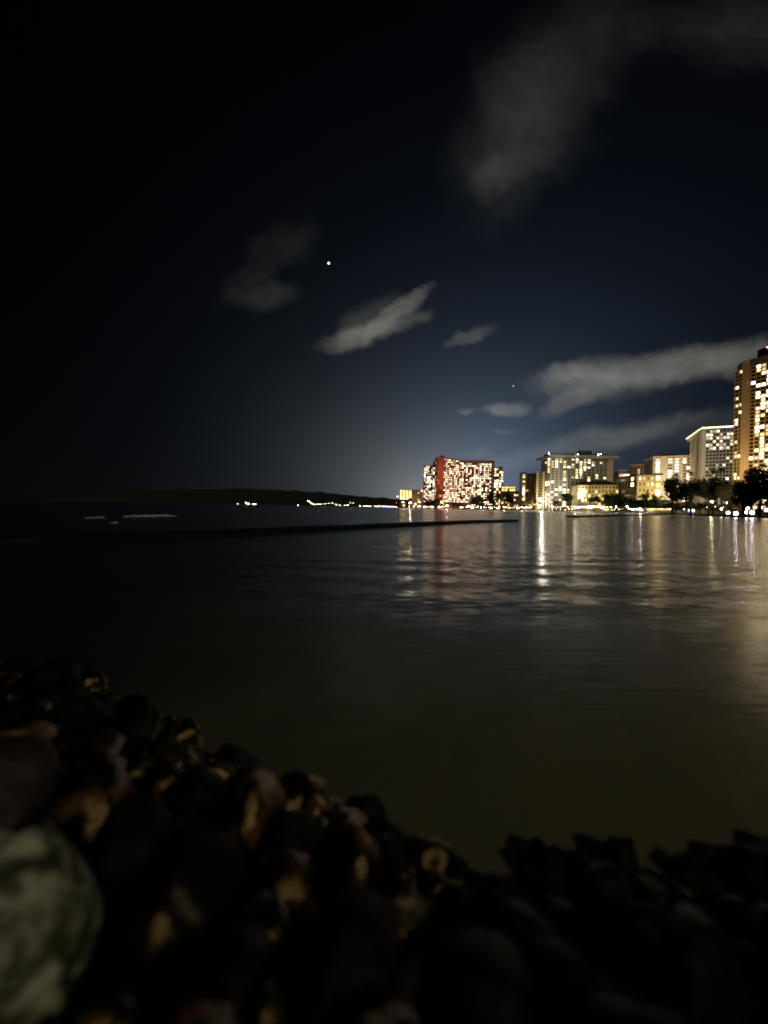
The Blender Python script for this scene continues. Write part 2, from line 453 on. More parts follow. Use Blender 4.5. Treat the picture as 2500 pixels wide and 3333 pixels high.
class Building:
    def __init__(s, name, label, pts, z1, wall, cat='hotel', z0=0.9):
        cx = sum(p.x for p in pts) / len(pts); cyy = sum(p.y for p in pts) / len(pts)
        s.root = empty(name, (cx, cyy, z0)); s.name = name
        tag(s.root, label, cat)
        s.z0 = z0; s.wins = []
    def mass(s, pts, z1, mat, name='wall', z0=None):
        b = MB(); b.prism([(p.x, p.y) for p in pts], s.z0 if z0 is None else z0, z1)
        return b.build(name, mat, s.root)
    def facade(s, p0, p1, z0, z1, nf, nb, lit, mats, slab=1.3, slab_mat=CONC, fin_mat=CONC, front=0.34, ww=0.74, wh=0.6, fin_w=0.5, cols=None, slabs=True, fins=True, run=0.0):
        u = (p1 - p0); Ln = u.length; u = u / Ln
        n_ = Vector((u.y, -u.x)); rz = math.atan2(u.y, u.x)
        fh = (z1 - z0) / nf; bw = Ln / nb
        mid = (p0 + p1) / 2
        if slabs:
            for k in range(nf + 1):
                c = mid + n_ * (slab / 2 + 0.01)
                hgt = fh * front if k < nf else fh * 0.18
                block('balcony', slab_mat, s.root, (c.x, c.y, z0 + k * fh + hgt / 2), (Ln, slab, hgt), rz)
        if fins:
            for i in range(nb + 1):
                c = p0 + u * (i * bw) + n_ * (slab / 2 + 0.06)
                block('pier', fin_mat, s.root, (c.x, c.y, (z0 + z1) / 2 + 0.03), (fin_w, slab + 0.12, z1 - z0 + 0.09), rz)
        for i in range(nb):
            last = False
            for k in range(nf):
                c = p0 + u * ((i + 0.5) * bw) + n_ * 0.08
                zc = z0 + k * fh + fh * (front + 0.02) + fh * wh / 2
                pr = lit(i, k) if callable(lit) else lit
                if last: pr = min(1, pr + run)
                on = random.random() < pr; last = on
                mt = random.choice(mats) if on else GL
                s.wins.append((on, mt, (c.x, c.y, zc), (bw * ww, 0.12, fh * wh), rz))
    def finish(s):
        w = sorted(s.wins, key=lambda q: (not q[0]))
        for q in w[:300]:
            block('window', q[1], s.root, q[2], q[3], q[4])
        if len(w) > 300:
            rest = {}
            for q in w[300:]: rest.setdefault(q[1].name, (q[1], []))[1].append(q)
            b = MB(); mats = []; idx = []
            for nm, (mt, qs) in rest.items():
                for q in qs:
                    b.box(q[2], q[3], q[4]); idx += [len(mats)] * 6
                mats.append(mt)
            o = b.build('windows', mats[0], s.root)
            for mt in mats[1:]: o.data.materials.append(mt)
            o.data.polygons.foreach_set('material_index', idx)
            tag(o, kind='stuff')
    def flood(s, pos, target, watts, col, cone=100, blend=0.9):
        pos = Vector(pos); target = Vector(target)
        d = (target - pos).normalized()
        b = MB(); b.tube([pos - d * 0.5, pos + d * 0.1], [0.25, 0.4], 10); b.tube([(pos.x, pos.y, 1.1), pos - d * 0.3], [0.12, 0.1], 6)
        fx = b.build('floodlight', METAL, s.root)
        ld = bpy.data.lights.new('floodlight_beam', 'SPOT')
        ld.energy = watts; ld.color = col; ld.spot_size = R(cone); ld.spot_blend = blend; ld.shadow_soft_size = 0.5
        lo = bpy.data.objects.new('floodlight_beam', ld); COL.objects.link(lo)
        lo.parent = fx; lo.location = pos + d * 0.7 - s.root.location
        lo.rotation_euler = (-d).to_track_quat('Z', 'Y').to_euler()
def back(p, d, a=(0.62, 0.78)):
    return p + Vector(a) * d

# --- the red hotel at the end of the beach
def red_hotel():
    Y = 850
    p = {k: spot(k, y) for k, y in ((1376, 868), (1413, 862), (1421, 815), (1441, 812), (1491, 850), (1500, 853), (1597, 858), (1607, 850))}
    B = Building('red_hotel', 'broad red-lit hotel with hundreds of bright windows at the far end of the beach', list(p.values()), 0, ROSE)
    zt = lambda x, y: height(x, y, 850)
    rosy = lit_set('rosy')
    z0 = 14.0
    # left wing
    zl = zt(1390, 1512)
    B.mass([p[1376], p[1413], p[1413] + Vector((0, 22)), p[1376] + Vector((4, 22))], zl, PINKC)
    B.facade(p[1376].lerp(p[1413], 0.05), p[1413], z0, zl - 1.5, 24, 6, 0.62, lit_set('pale') + rosy, slab_mat=ROSE, fin_mat=ROSE, run=0.15, ww=0.6)
    # red end wall standing forward
    zr = zt(1430, 1494)
    B.mass([p[1421], p[1441], p[1441] + Vector((0, 45)), p[1421] + Vector((0, 45))], zr, REDW)
    B.mass([p[1413] + Vector((0, -1)), p[1421] + Vector((0, 12)), p[1421] + Vector((0, 40)), p[1413] + Vector((0, 30))], zt(1417, 1500), REDW)
    B.facade(p[1413] + Vector((0, -1)), p[1421] + Vector((-0.3, 12)), z0, zt(1417, 1502), 24, 2, 0.6, rosy, slab_mat=REDW, fin_mat=REDW, run=0.2, slab=0.9)
    # middle and right wing
    zm = zt(1465, 1495)
    B.mass([p[1441] + Vector((0.3, 1)), p[1491], p[1491] + Vector((0, 26)), p[1441] + Vector((0.3, 30))], zm, ROSE)
    B.facade((p[1441] + Vector((0.3, 1))).lerp(p[1491], 0.02), p[1491], z0, zm - 2.5, 20, 9, 0.74, rosy, slab_mat=ROSE, fin_mat=ROSE, run=0.05, ww=0.46, wh=0.42)
    B.mass([p[1491] + Vector((0.1, 2)), p[1500], p[1500] + Vector((0, 26)), p[1491] + Vector((0.1, 26))], zt(1496, 1499), SHADE)
    B.facade((p[1491] + Vector((0.1, 2))).lerp(p[1500], 0.05), p[1500], z0, zt(1496, 1506), 25, 2, 0.45, rosy, slab_mat=SHADE, fin_mat=SHADE)
    zw = zt(1550, 1500)
    B.mass([p[1500] + Vector((0.1, 0)), p[1597], p[1597] + Vector((0, 26)), p[1500] + Vector((0.1, 26))], zw, ROSE)
    B.facade((p[1500] + Vector((0.1, 0))).lerp(p[1597], 0.01), p[1597], z0, zw - 4.5, 20, 15, 0.7, rosy, slab_mat=ROSE, fin_mat=ROSE, run=0.05, ww=0.46, wh=0.42)
    B.mass([p[1597] + Vector((0.1, -2)), p[1607], p[1607] + Vector((0, 34)), p[1597] + Vector((0.1, 34))], zt(1602, 1498), PINKC)
    # roof edge and plant rooms
    block('parapet', ROSE, B.root, (*((p[1500] + p[1597]) / 2 + Vector((0, 10))), zw + 1.2), ((p[1597] - p[1500]).length * 0.97, 14, 2.4))
    block('plant_room', SHADE, B.root, (*(p[1441] + Vector((0, 22))), zr + 2.4), (9, 9, 4.8))
    block('plant_room', REDW, B.root, (*(p[1413] + Vector((4, 25))), zt(1417, 1500) + 1.4), (8, 9, 2.8))
    # podium
    B.mass([p[1376] + Vector((-6, -66)), p[1607] + Vector((6, -50)), p[1607] + Vector((6, 30)), p[1376] + Vector((-6, 30))], 9.0, SHADE, 'podium')
    B.facade(p[1376] + Vector((-6, -66.2)), p[1607] + Vector((6, -50.2)), 2.0, 8.5, 2, 22, 0.3, rosy + lit_set('amber'), slab=0.8, slab_mat=REDW, fin_mat=SHADE)
    mid = p[1431 if 1431 in p else 1441]
    B.flood((mid.x - 4, mid.y - 26, 10.2), (mid.x - 6, mid.y, 45), 230000, (1.0, 0.62, 0.48), 120)
    c = (p[1500] + p[1597]) / 2
    B.flood((c.x, c.y - 40, 6), (c.x, c.y, 55), 520000, (1.0, 0.66, 0.52), 130)
    c = (p[1376] + p[1413]) / 2
    B.flood((c.x, c.y - 34, 6), (c.x, c.y, 50), 70000, (1.0, 0.8, 0.7), 120)
    B.finish()
red_hotel()

def stepped_hotel():
    a, c, d = spot(1608, 905), spot(1622, 895), spot(1634, 900)
    B = Building('terraced_hotel', 'narrow hotel with bright horizontal balcony bands just right of the red hotel', [a, c, d], 0, TAN)
    zt = height(1620, 1522, 900)
    B.mass([a, c, d, d + Vector((4, 30)), a + Vector((0, 30))], zt, TAN)
    B.facade(a, c, 10, zt - 2, 13, 2, 0.75, lit_set('yellow'), slab=2.0, slab_mat=TAN, fin_mat=TAN, front=0.4, wh=0.55, ww=0.9)
    B.facade(c, d, 10, zt - 9, 12, 2, 0.75, lit_set('yellow'), slab=2.0, slab_mat=TAN, fin_mat=TAN, front=0.4, wh=0.55, ww=0.9)
    block('plant_room', SHADE, B.root, (d.x - 3, d.y + 8, zt + 1.5), (7, 8, 3))
    B.flood((a.x, a.y - 30, 5), (c.x, c.y, 50), 22000, WARM)
    B.finish()
stepped_hotel()

def small_block(name, label, x0, x1, ytop, Y0, Y1, wall, nf, nb, lit, mats, depth=22, watts=9000, col=WARM, side=None, roof=None, zb=2.0, slabs=True, cat='building', ww=0.6, wh=0.55, front=0.3, slab=0.9, eave=0.0, cone=110, off=28):
    a, c = spot(x0, Y0), spot(x1, Y1)
    B = Building(name, label, [a, c], 0, wall, cat)
    zt = height((x0 + x1) / 2, ytop, (Y0 + Y1) / 2)
    bk = Vector((0.1, 1.0)) * depth
    B.mass([a, c, c + bk, a + bk], zt, wall)
    if nf: B.facade(a, c, zb, zt - 1.0, nf, nb, lit, mats, slab=slab, slab_mat=wall, fin_mat=wall, slabs=slabs, ww=ww, wh=wh, front=front, fins=slabs)
    if roof == 'hip':
        u = (c - a).normalized(); n_ = Vector((u.y, -u.x)); e = 2.0; h = eave or 6
        q = [a - u * e + n_ * e, c + u * e + n_ * e, c + u * e + bk, a - u * e + bk]
        r = [a + u * depth * 0.45 + bk * 0.5, c - u * depth * 0.45 + bk * 0.5]
        b = MB()
        b.add([(p.x, p.y, zt - 0.4) for p in q] + [(p.x, p.y, zt + h) for p in r], [(0, 1, 5, 4), (1, 2, 5), (2, 3, 4, 5), (3, 0, 4), (3, 2, 1, 0)])
        b.build('roof', DARKR, B.root)
    elif roof == 'flat':
        mid = (a + c) / 2 + bk * 0.5; u = c - a
        block('roof', wall, B.root, (mid.x, mid.y, zt + 0.4), (u.length + 2, depth + 2, 0.8), math.atan2(u.y, u.x))
    if watts:
        mid = (a + c) / 2
        B.flood((mid.x - off * 0.3, mid.y - off, 3.5), (mid.x, mid.y, zt * 0.55), watts, col, cone)
    return B, a, c, zt

B, a, c, zt = small_block('low_building', 'small low building with a row of amber lit windows left of the green-lit palms', 1632, 1676, 1582, 830, 815, TAN, 9, 7, lambda i, k: 0.9 if k >= 7 else 0.15, lit_set('amber'), watts=10000, cat='building')
B.finish()
B, a, c, zt = small_block('yellow_building', 'small building with four columns of yellow lights at the tip of the shore', 1300, 1340, 1594, 985, 975, SHADE, 11, 4, lambda i, k: 0.97 if k >= 5 else 0.1, lit_set('amber'), ww=0.62, wh=0.75, front=0.15, watts=0)
B.finish()
B, a, c, zt = small_block('dim_building', 'dim brown low block between yellow-lit building and the red hotel', 1340, 1374, 1593, 940, 930, TAN, 8, 7, 0.22, lit_set('rosy'), watts=5000)
B.finish()
B, a, c, zt = small_block('brown_tower', 'dim brown tower with few lit windows left of the bright stair tower', 1698, 1742, 1541, 700, 690, TAN, 16, 4, lambda i, k: 0.5 if i == 0 else 0.08, lit_set('yellow'), watts=70000, cat='tower', wh=0.6)
b2, c2 = spot(1722, 689), spot(1743, 684)
B.mass([b2, c2, c2 + Vector((2, 20)), b2 + Vector((0, 20))], height(1730, 1547, 688), TAN)
block('plant_room', SHADE, B.root, (a.x + 6, a.y + 12, zt + 1.5), (9, 8, 3))
B.finish()
B, a, c, zt = small_block('garden_block', 'dim tan low block behind the green-lit palms', 1672, 1702, 1598, 730, 722, TAN, 7, 4, 0.3, lit_set('yellow'), watts=30000)
B.finish()
B, a, c, zt = small_block('annex_block', 'dim low annex between the white hotel and the banded building', 1990, 2016, 1556, 660, 655, CONC, 9, 3, 0.25, lit_set('yellow'), watts=0)
B.finish()
# stair tower: two pale piers with dark landings between them
def stair_tower():
    a, c = spot(1744, 655), spot(1774, 648)
    B = Building('stair_tower', 'slim pale tower with two tall piers and dark slots beside the white hotel', [a, c], 0, CREAM, 'tower')
    zt = height(1758, 1534, 650); u = (c - a).normalized(); rz = math.atan2(u.y, u.x); n_ = Vector((u.y, -u.x)); Ln = (c - a).length
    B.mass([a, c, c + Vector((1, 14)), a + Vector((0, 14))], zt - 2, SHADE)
    for t in (0.12, 0.80):
        q = a + u * (Ln * t) + n_ * 0.9
        block('pier', CREAM, B.root, (q.x, q.y, zt / 2), (Ln * 0.16, 1.8, zt), rz)
    nf = 15
    for k in range(1, nf):
        q = a + u * (Ln * 0.46) + n_ * 0.45
        block('landing', CREAM, B.root, (q.x, q.y, zt * k / nf), (Ln * 0.52, 0.9, 0.5), rz)
    B.facade(a + u * (Ln * 0.24), a + u * (Ln * 0.68), 3, zt - 3, nf, 1, lambda i, k: 0.8 if k < 5 else 0.06, lit_set('yellow'), slabs=False, fins=False, ww=0.6, wh=0.5)
    B.flood((a.x - 8, a.y - 26, 3), (a.x + 6, a.y, zt * 0.5), 20000, SOFT, 120)
    B.finish()
stair_tower()

def white_hotel():
    s0, a, c, e = spot(1771, 655), spot(1789, 632), spot(1972, 640), spot(1993, 636)
    B = Building('white_hotel', 'pale grey hotel slab with scattered yellow windows behind the low roofed wing', [s0, a, c, e], 0, GREYC)
    zt = height(1880, 1491, 636)
    bk = Vector((2, 24))
    B.mass([s0 , a, c, c + bk, s0 + Vector((3, 24))], zt, GREYC)
    B.mass([c + Vector((0.05, -1.5)), e, e + bk, c + bk * 1.02], zt + 0.3, PINKC)
    yl = lit_set('yellow')
    B.facade(a, c, 4.0, zt - 1.2, 20, 14, 0.33, yl, slab=1.6, slab_mat=GREYC, fin_mat=GREYC, front=0.36, wh=0.5, ww=0.48, fin_w=1.9, run=0.16)
    B.facade(s0, a, 4.0, zt - 1.2, 20, 2, 0.42, yl, slab=1.2, slab_mat=GREYC, fin_mat=GREYC, front=0.36, ww=0.7)
    # overhanging roof
    q = [s0 + Vector((-4, -3)), a + Vector((-1, -4.5)), e + Vector((7, -4.5)), e + Vector((7, 28)), s0 + Vector((-4, 28))]
    zr = height(1880, 1483, 636)
    rf = B.mass(q, zr, GREYC, 'roof', zt + 0.35)
    mid = (a + c) / 2
    block('parapet', DARKR, rf, (mid.x, mid.y + 12, zr + 1.6), ((c - a).length * 1.02, 18, 3.0), 0.0)
    pm = spot(1900, 648); block('plant_room', METAL, rf, (pm.x, pm.y + 2, zr + 6), (19, 10, 7))
    for x in (1783, 1877, 1944):
        pq = spot(x, 628); 
        link_mesh('roof_lamp', GLOBES(WHITE, 60, 0.55), rf, (pq.x, pq.y, zr + 1.2))
    pq = spot(1951, 628); link_mesh('roof_lamp', GLOBES(WHITE, 40, 0.55), rf, (pq.x, pq.y, zr + 2.2))
    for x in (1800, 1880, 1960):
        pq = spot(x, 600)
        B.flood((pq.x, pq.y - 10, 22), (pq.x + 4, 640, 60), 62000, (1.0, 0.86, 0.6), 130)
    B.finish()
_g = {}
def GLOBES(col, strength, r, sample=False):
    key = (tuple(col), round(strength, 2), round(r, 2), sample)
    if key not in _g:
        bm = bmesh.new(); bmesh.ops.create_icosphere(bm, subdivisions=1 if r < 0.95 else 2, radius=r)
        me = bpy.data.meshes.new('globe'); bm.to_mesh(me); bm.free()
        me.materials.append(glowing('lamp_light_%d' % len(_g), col, strength, sample))
        me.polygons.foreach_set('use_smooth', [True] * len(me.polygons))
        _g[key] = me
    return _g[key]
white_hotel()

# --- low cream wings with dark roofs
B, a, c, zt = small_block('roofed_wing', 'cream low hotel wing with long dark hipped roof before the white hotel', 1880, 2013, 1578, 600, 570, CREAM, 6, 12, lambda i, k: 0.55 if k == 3 else 0.14, lit_set('amber') + lit_set('yellow'), depth=24, watts=48000, col=(1, 0.74, 0.38), roof='hip', eave=6.5, slabs=False, cat='hotel', ww=0.42, wh=0.5)
B.flood((a.x + 4, a.y - 22, 3), (a.x + 14, a.y, 18), 2500, (1, 0.76, 0.38))
for t in (0.33, 0.66):
    q = a.lerp(c, t); block('pilaster', CREAM, B.root, (q.x, q.y - 0.4, zt / 2), (1.4, 1.0, zt))
B.finish()
def corner_wing():
    s0, a, c = spot(2014, 575), spot(2072, 515), spot(2150, 505)
    B = Building('corner_wing', 'cream yellow corner wing with small dark windows and a shaded left side', [s0, a, c], 0, CREAM)
    zt = height(2080, 1546, 512)
    bk = Vector((16, 40))
    B.mass([s0, a, c, c + bk, s0 + bk * 0.6], zt, CREAM)
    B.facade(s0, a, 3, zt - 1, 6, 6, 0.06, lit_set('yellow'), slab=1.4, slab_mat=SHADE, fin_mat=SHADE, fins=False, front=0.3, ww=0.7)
    u = (c - a).normalized(); Ln = (c - a).length
    B.facade(a + u * 1.0, a + u * (Ln * 0.72), 3, zt - 1, 6, 4, 0.15, lit_set('yellow'), slabs=False, fins=False, ww=0.3, wh=0.42)
    B.facade(a + u * (Ln * 0.76), c - u * 0.5, 3, zt - 1, 5, 1, 0.85, lit_set('yellow'), slabs=True, fins=True, ww=0.8, wh=0.62, slab=0.8, slab_mat=CREAM, fin_mat=CREAM)
    n_ = Vector((u.y, -u.x))
    q = [s0 + Vector((-4, -2)), a + n_ * 2.5 + Vector((-2, 0)), c + u * 1.5 + n_ * 2.5, c + bk, s0 + bk * 0.6]
    B.mass(q, zt + 1.6, DARKR, 'roof', zt - 0.1)
    B.flood((a.x + 12, a.y - 26, 3), (a.x + 16, a.y, 26), 70000, (1.0, 0.76, 0.34), 120)
    B.finish()
corner_wing()
B, a, c, zt = small_block('banded_building', 'rounded building with bright white floor bands above the dark roof ridge', 2012, 2080, 1531, 700, 690, CONC, 12, 8, lambda i, k: 0.9 if k == 9 else (0.5 if k == 10 else 0.15), lit_set('white') + lit_set('yellow'), ww=0.95, wh=0.5, front=0.4, slab=1.8, watts=9000, roof='flat', col=SOFT)
B.finish()
B, a, c, zt = small_block('pinkish_block', 'plain pinkish block with a lit balcony column between two hotels', 2072, 2120, 1512, 660, 640, PINKC, 14, 5, lambda i, k: 0.8 if i == 0 and k > 10 else 0.0, lit_set('rosy'), watts=110000, roof='flat', ww=0.5, col=(1, 0.82, 0.6), slabs=False)
B.finish()

def middle_hotel():
    s0, a, c = spot(2104, 600), spot(2122, 565), spot(2250, 545)
    B = Building('middle_hotel', 'beige hotel with columns of white lit balconies behind the dark trees', [s0, a, c], 0, CONC)
    zt = height(2180, 1487, 555)
    bk = Vector((14, 30))
    B.mass([s0, a, c, c + bk, s0 + bk], zt, CONC)
    u = (c - a); 
    def seg(t0, t1, nb, lit, mats):
        B.facade(a + u * t0, a + u * t1, 4, zt - 2.0, 18, nb, lit, mats, slab=1.2, slab_mat=CONC, fin_mat=CONC, ww=0.72, wh=0.5, front=0.36, fin_w=0.9)
    seg(0.06, 0.19, 1, lambda i, k: 0.65 if k > 12 else .3, lit_set('rosy'))
    seg(0.37, 0.52, 1, lambda i, k: 0.85 if 8 < k < 19 else .2, lit_set('white'))
    seg(0.55, 0.68, 1, lambda i, k: 0.85 if 6 < k < 20 else .2, lit_set('white'))
    seg(0.75, 0.96, 2, 0.45, lit_set('rosy'))
    q = [s0 + Vector((-7, -1)), a + Vector((-2, -3)), c + Vector((0, -3)), c + bk, s0 + bk]
    rf = B.mass(q, zt + 1.2, CONC, 'roof', zt + 0.02)
    pm = spot(2168, 570); block('plant_room', CONC, rf, (pm.x, pm.y, zt + 4), (13, 9, 6))
    for x in (2140, 2210):
        pq = spot(x, 520); B.flood((pq.x, pq.y - 8, 20), (pq.x + 2, 556, 50), 120000, (1.0, 0.78, 0.48), 130)
    B.finish()
middle_hotel()

def crown_hotel():
    s0, a, c = spot(2243, 545), spot(2277, 478), spot(2392, 462)
    B = Building('crown_hotel', 'tall beige hotel topped by an eave of string lights left of the tallest tower', [s0, a, c], 0, CONC)
    zt = height(2300, 1397, 475)
    bk = Vector((16, 26))
    B.mass([s0, a, c, c + bk, s0 + bk], zt, CONC)
    u = c - a; Ln = u.length; un = u / Ln; n_ = Vector((un.y, -un.x)); rz = math.atan2(un.y, un.x)
    w = s0 - a
    # blank end wall with raised ribs
    for t in (0.05, 0.45, 0.95):
        q = a + w * t + Vector((-0.93, -0.3)) * 0.4
        block('rib', CONC, B.root, (q.x, q.y, zt / 2 + 0.4), (1.2, 1.2, zt - 0.8), 0.4)
    q = a + un * (Ln * 0.06) + n_ * 0.5
    block('end_pier', CONC, B.root, (q.x, q.y, zt / 2 + 0.4), (Ln * 0.12, 1.0, zt - 0.8), rz)
    B.facade(a + un * (Ln * 0.13), c, 4, zt - 1.5, 24, 9, lambda i, k: 0.42 if k > 17 else (0.1 if k > 12 else 0.26), lit_set('pale'), slab=1.1, slab_mat=GREYC, fin_mat=GREYC, front=0.30, wh=0.6, ww=0.78, fin_w=0.7, run=0.1)
    # eave with lights
    q = [s0 + Vector((-6, 0)), a + Vector((-3, -4)), c + Vector((3, -4)), c + bk, s0 + bk]
    rf = B.mass(q, zt + 2.0, CONC, 'roof', zt + 0.03)
    e0, e1, e2 = q[0], q[1], q[2]
    lamp = GLOBES((1, 0.84, 0.5), 9.0, 0.42)
    for k in range(15):
        t = k / 15; s_ = e0.lerp(e1, t); link_mesh('eave_lamp', lamp, rf, (s_.x - 0.5, s_.y - 0.5, zt + 1.0))
    for k in range(36):
        t = k / 35; s_ = e1.lerp(e2, t); link_mesh('eave_lamp', lamp, rf, (s_.x, s_.y - 0.7, zt + 1.0))
    for x, ww_ in ((2262, 170000), (2330, 60000)):
        pq = spot(x, 425); B.flood((pq.x - 14, pq.y - 4, 18), (pq.x + 4, 480, 66), ww_, (1.0, 0.80, 0.52), 130)
    B.finish()
crown_hotel()

def right_tower():
    s0 = spot(2387, 359); a = spot(2413, 350); a2 = spot(2432, 345); c = spot(2575, 318)
    B = Building('tallest_tower', 'tallest tower with a floodlit orange pier and stacked lit balconies', [s0, a, c], 0, TAN, 'tower')
    zt = height(2420, 1186, 350)
    bk = Vector((40, 25))
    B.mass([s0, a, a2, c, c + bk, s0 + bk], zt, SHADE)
    yl = lit_set('yellow')
    B.facade(s0, a - Vector((0.2, 0)), 6, zt - 4, 38, 2, 0.16, yl, slab=1.5, slab_mat=TAN, fin_mat=TAN, front=0.2, wh=0.7, ww=0.9, fin_w=0.3)
    B.facade(a2 + (c - a2).normalized() * 0.4, c, 6, zt - 4, 38, 8, lambda i, k: 0.1 if i == 0 else 0.58, yl, slab=1.2, slab_mat=TAN, fin_mat=TAN, front=0.2, wh=0.7, ww=0.84, fin_w=0.6, run=0.08)
    u = (a2 - a); mid = (a + a2) / 2; n_ = Vector((u.y, -u.x)).normalized()
    q = mid + n_ * 1.4
    block('pier', matte('orange_tan_wall', (0.55, 0.37, 0.19), 0.8, 0.12, 0.05), B.root, (q.x, q.y, (zt + 3) / 2), (u.length, 3.6, zt + 1.0), math.atan2(u.y, u.x))
    q = [s0 + Vector((-1, -2)), a + n_ * 2.4, a2 + n_ * 2.4, c + Vector((-2, -3)), c + bk, s0 + bk]
    rf = B.mass([p_ + Vector((0.2, 1.2)) for p_ in q], zt + 2.2, SHADE, 'roof', zt - 2.0)
    pm = spot(2520, 335); block('plant_room', SHADE, rf, (pm.x + 6, pm.y + 6, zt + 7), (22, 16, 10))
    mast = at(2497, 1132, 330)
    b = MB(); b.tube([(mast.x, mast.y, zt + 10), (mast.x, mast.y, mast.z)], [0.4, 0.25], 6); b.build('mast', METAL, rf)
    link_mesh('beacon', GLOBES((1, 0.25, 0.3), 8, 0.6), rf, (mast.x, mast.y, mast.z + 0.5))
    B.flood((a.x - 4, a.y - 12, 16), (a2.x - 1, a2.y - 1, 46), 24000, (1.0, 0.55, 0.16), 70, 0.8)
    B.flood((a.x - 30, a.y - 34, 14), (a2.x, a2.y, 90), 200000, (1.0, 0.74, 0.42), 110)
    pq = spot(2500, 270); B.flood((pq.x - 34, pq.y - 8, 14), (a2.x + 20, a2.y - 20, 70), 30000, (1.0, 0.72, 0.38), 120)
    B.finish()
right_tower()

# ------------------------------------------------------------------ trees
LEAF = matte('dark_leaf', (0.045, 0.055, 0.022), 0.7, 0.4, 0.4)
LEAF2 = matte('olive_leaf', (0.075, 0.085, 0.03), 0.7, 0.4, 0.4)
BARK = matte('bark', (0.10, 0.075, 0.05), 0.9, 0.4, 1.5)
def leafy_tree(x0, x1, ytop, ybot, Y, label, group, seed, leaf=LEAF, n=2600, zg=1.0, name='broadleaf_tree', flat=False):
    rnd = random.Random(seed)
    base = spot((x0 + x1) / 2, Y); rx = (x1 - x0) / 2 * Y / FOC
    zt = height((x0 + x1) / 2, ytop, Y); zb = max(height((x0 + x1) / 2, ybot, Y), zg + 1.5)
    root = empty(name, (base.x, base.y, zg)); tag(root, label, 'tree', group)
    lobes = []
    for k in range(11 if not flat else 14):
        a = rnd.uniform(0, 2 * math.pi); r_ = rnd.uniform(0.15, 0.72)
        h = rnd.uniform(0.15, 0.75)
        lobes.append((Vector((base.x + math.cos(a) * rx * r_, base.y + math.sin(a) * rx * r_ * 0.8, zb + (zt - zb) * h)), rx * rnd.uniform(0.28, 0.46), (zt - zb) * rnd.uniform(0.2, 0.34)))
    lobes.append((Vector((base.x, base.y, zb + (zt - zb) * 0.62)), rx * 0.5, (zt - zb) * 0.38))
    b = MB()
    for i in range(n):
        c, rr, hh = lobes[i % len(lobes)]
        d = Vector((rnd.gauss(0, 1), rnd.gauss(0, 1), rnd.gauss(0, 1))).normalized() * (rnd.random() ** 0.35)
        p = c + Vector((d.x * rr, d.y * rr, d.z * hh))
        if noise.noise(p * 0.25 + Vector((seed, 0, 0))) < -0.3: continue
        s = rnd.uniform(0.5, 1.15) * (0.5 + rx / 16)
        nrm = (d + Vector((rnd.uniform(-.7, .7), rnd.uniform(-.7, .7), rnd.uniform(0, .9)))).normalized()
        t = nrm.orthogonal().normalized(); t.rotate(Matrix.Rotation(rnd.uniform(0, 6.28), 3, nrm)); q = nrm.cross(t)
        b.add([p - t * s, p + q * s * 0.45, p + t * s, p - q * s * 0.45], [(0, 1, 2, 3)])
    b.build('crown', leaf, root)
    b = MB(); h0 = zb + (zt - zb) * 0.35
    b.tube([(base.x, base.y, zg - 0.2), (base.x + 0.3, base.y, (zg + h0) / 2), (base.x, base.y, h0)], [rx * 0.075 + 0.2, rx * 0.055 + 0.15, rx * 0.04 + .1], 8)
    for c, rr, hh in lobes[:6]:
        b.tube([(base.x, base.y, h0 * 0.75), tuple((Vector((base.x, base.y, h0)) + c) / 2), tuple(c)], [rx * 0.035 + .08, rx * 0.025 + .05, 0.05], 6)
    b.build('trunk', BARK, root, True)
    return root
def palm(px, ytop, Y, label, group, seed, zg=1.0, leaf=LEAF, span=3.6):
    rnd = random.Random(seed)
    base = spot(px, Y); zt = height(px, ytop, Y) - 1.2
    root = empty('palm_tree', (base.x, base.y, zg)); tag(root, label, 'tree', group)
    lean = Vector((rnd.uniform(-1.6, 1.6), rnd.uniform(-1, 1)))
    path = []
    for k in range(7):
        t = k / 6; path.append((base.x + lean.x * t * t, base.y + lean.y * t * t, zg - 0.2 + (zt - zg) * t))
    b = MB(); b.tube(path, [0.28 - 0.02 * k for k in range(7)], 7); b.build('trunk', BARK, root, True)
    top = Vector(path[-1]); b = MB()
    for k in range(17):
        a = 2 * math.pi * k / 17 + rnd.uniform(-.2, .2); el = rnd.uniform(-0.3, 1.1); Lf = span * rnd.uniform(0.85, 1.15)
        dh = Vector((math.cos(a), math.sin(a), 0)); side = Vector((-math.sin(a), math.cos(a), 0))
        pts = []
        for j in range(8):
            t = j / 7
            pts.append(top + dh * (Lf * t * math.cos(el * (1 - t * 0.6))) + Vector((0, 0, Lf * (math.sin(el) * t - 0.75 * t * t))))
        for j in range(7):
            w0 = 0.75 * math.sin(math.pi * (0.12 + 0.86 * j / 7)); w1 = 0.75 * math.sin(math.pi * (0.12 + 0.86 * (j + 1) / 7))
            for s_ in (-1, 1):
                dr = Vector((0, 0, -0.45))
                b.add([pts[j], pts[j + 1], pts[j + 1] + (side * s_ + dr + dh * .4) * w1 * 0.8, pts[j].lerp(pts[j + 1], .35) + (side * s_ + dr) * w0], [(0, 1, 2, 3)])
    b.build('crown', leaf, root)
    return root

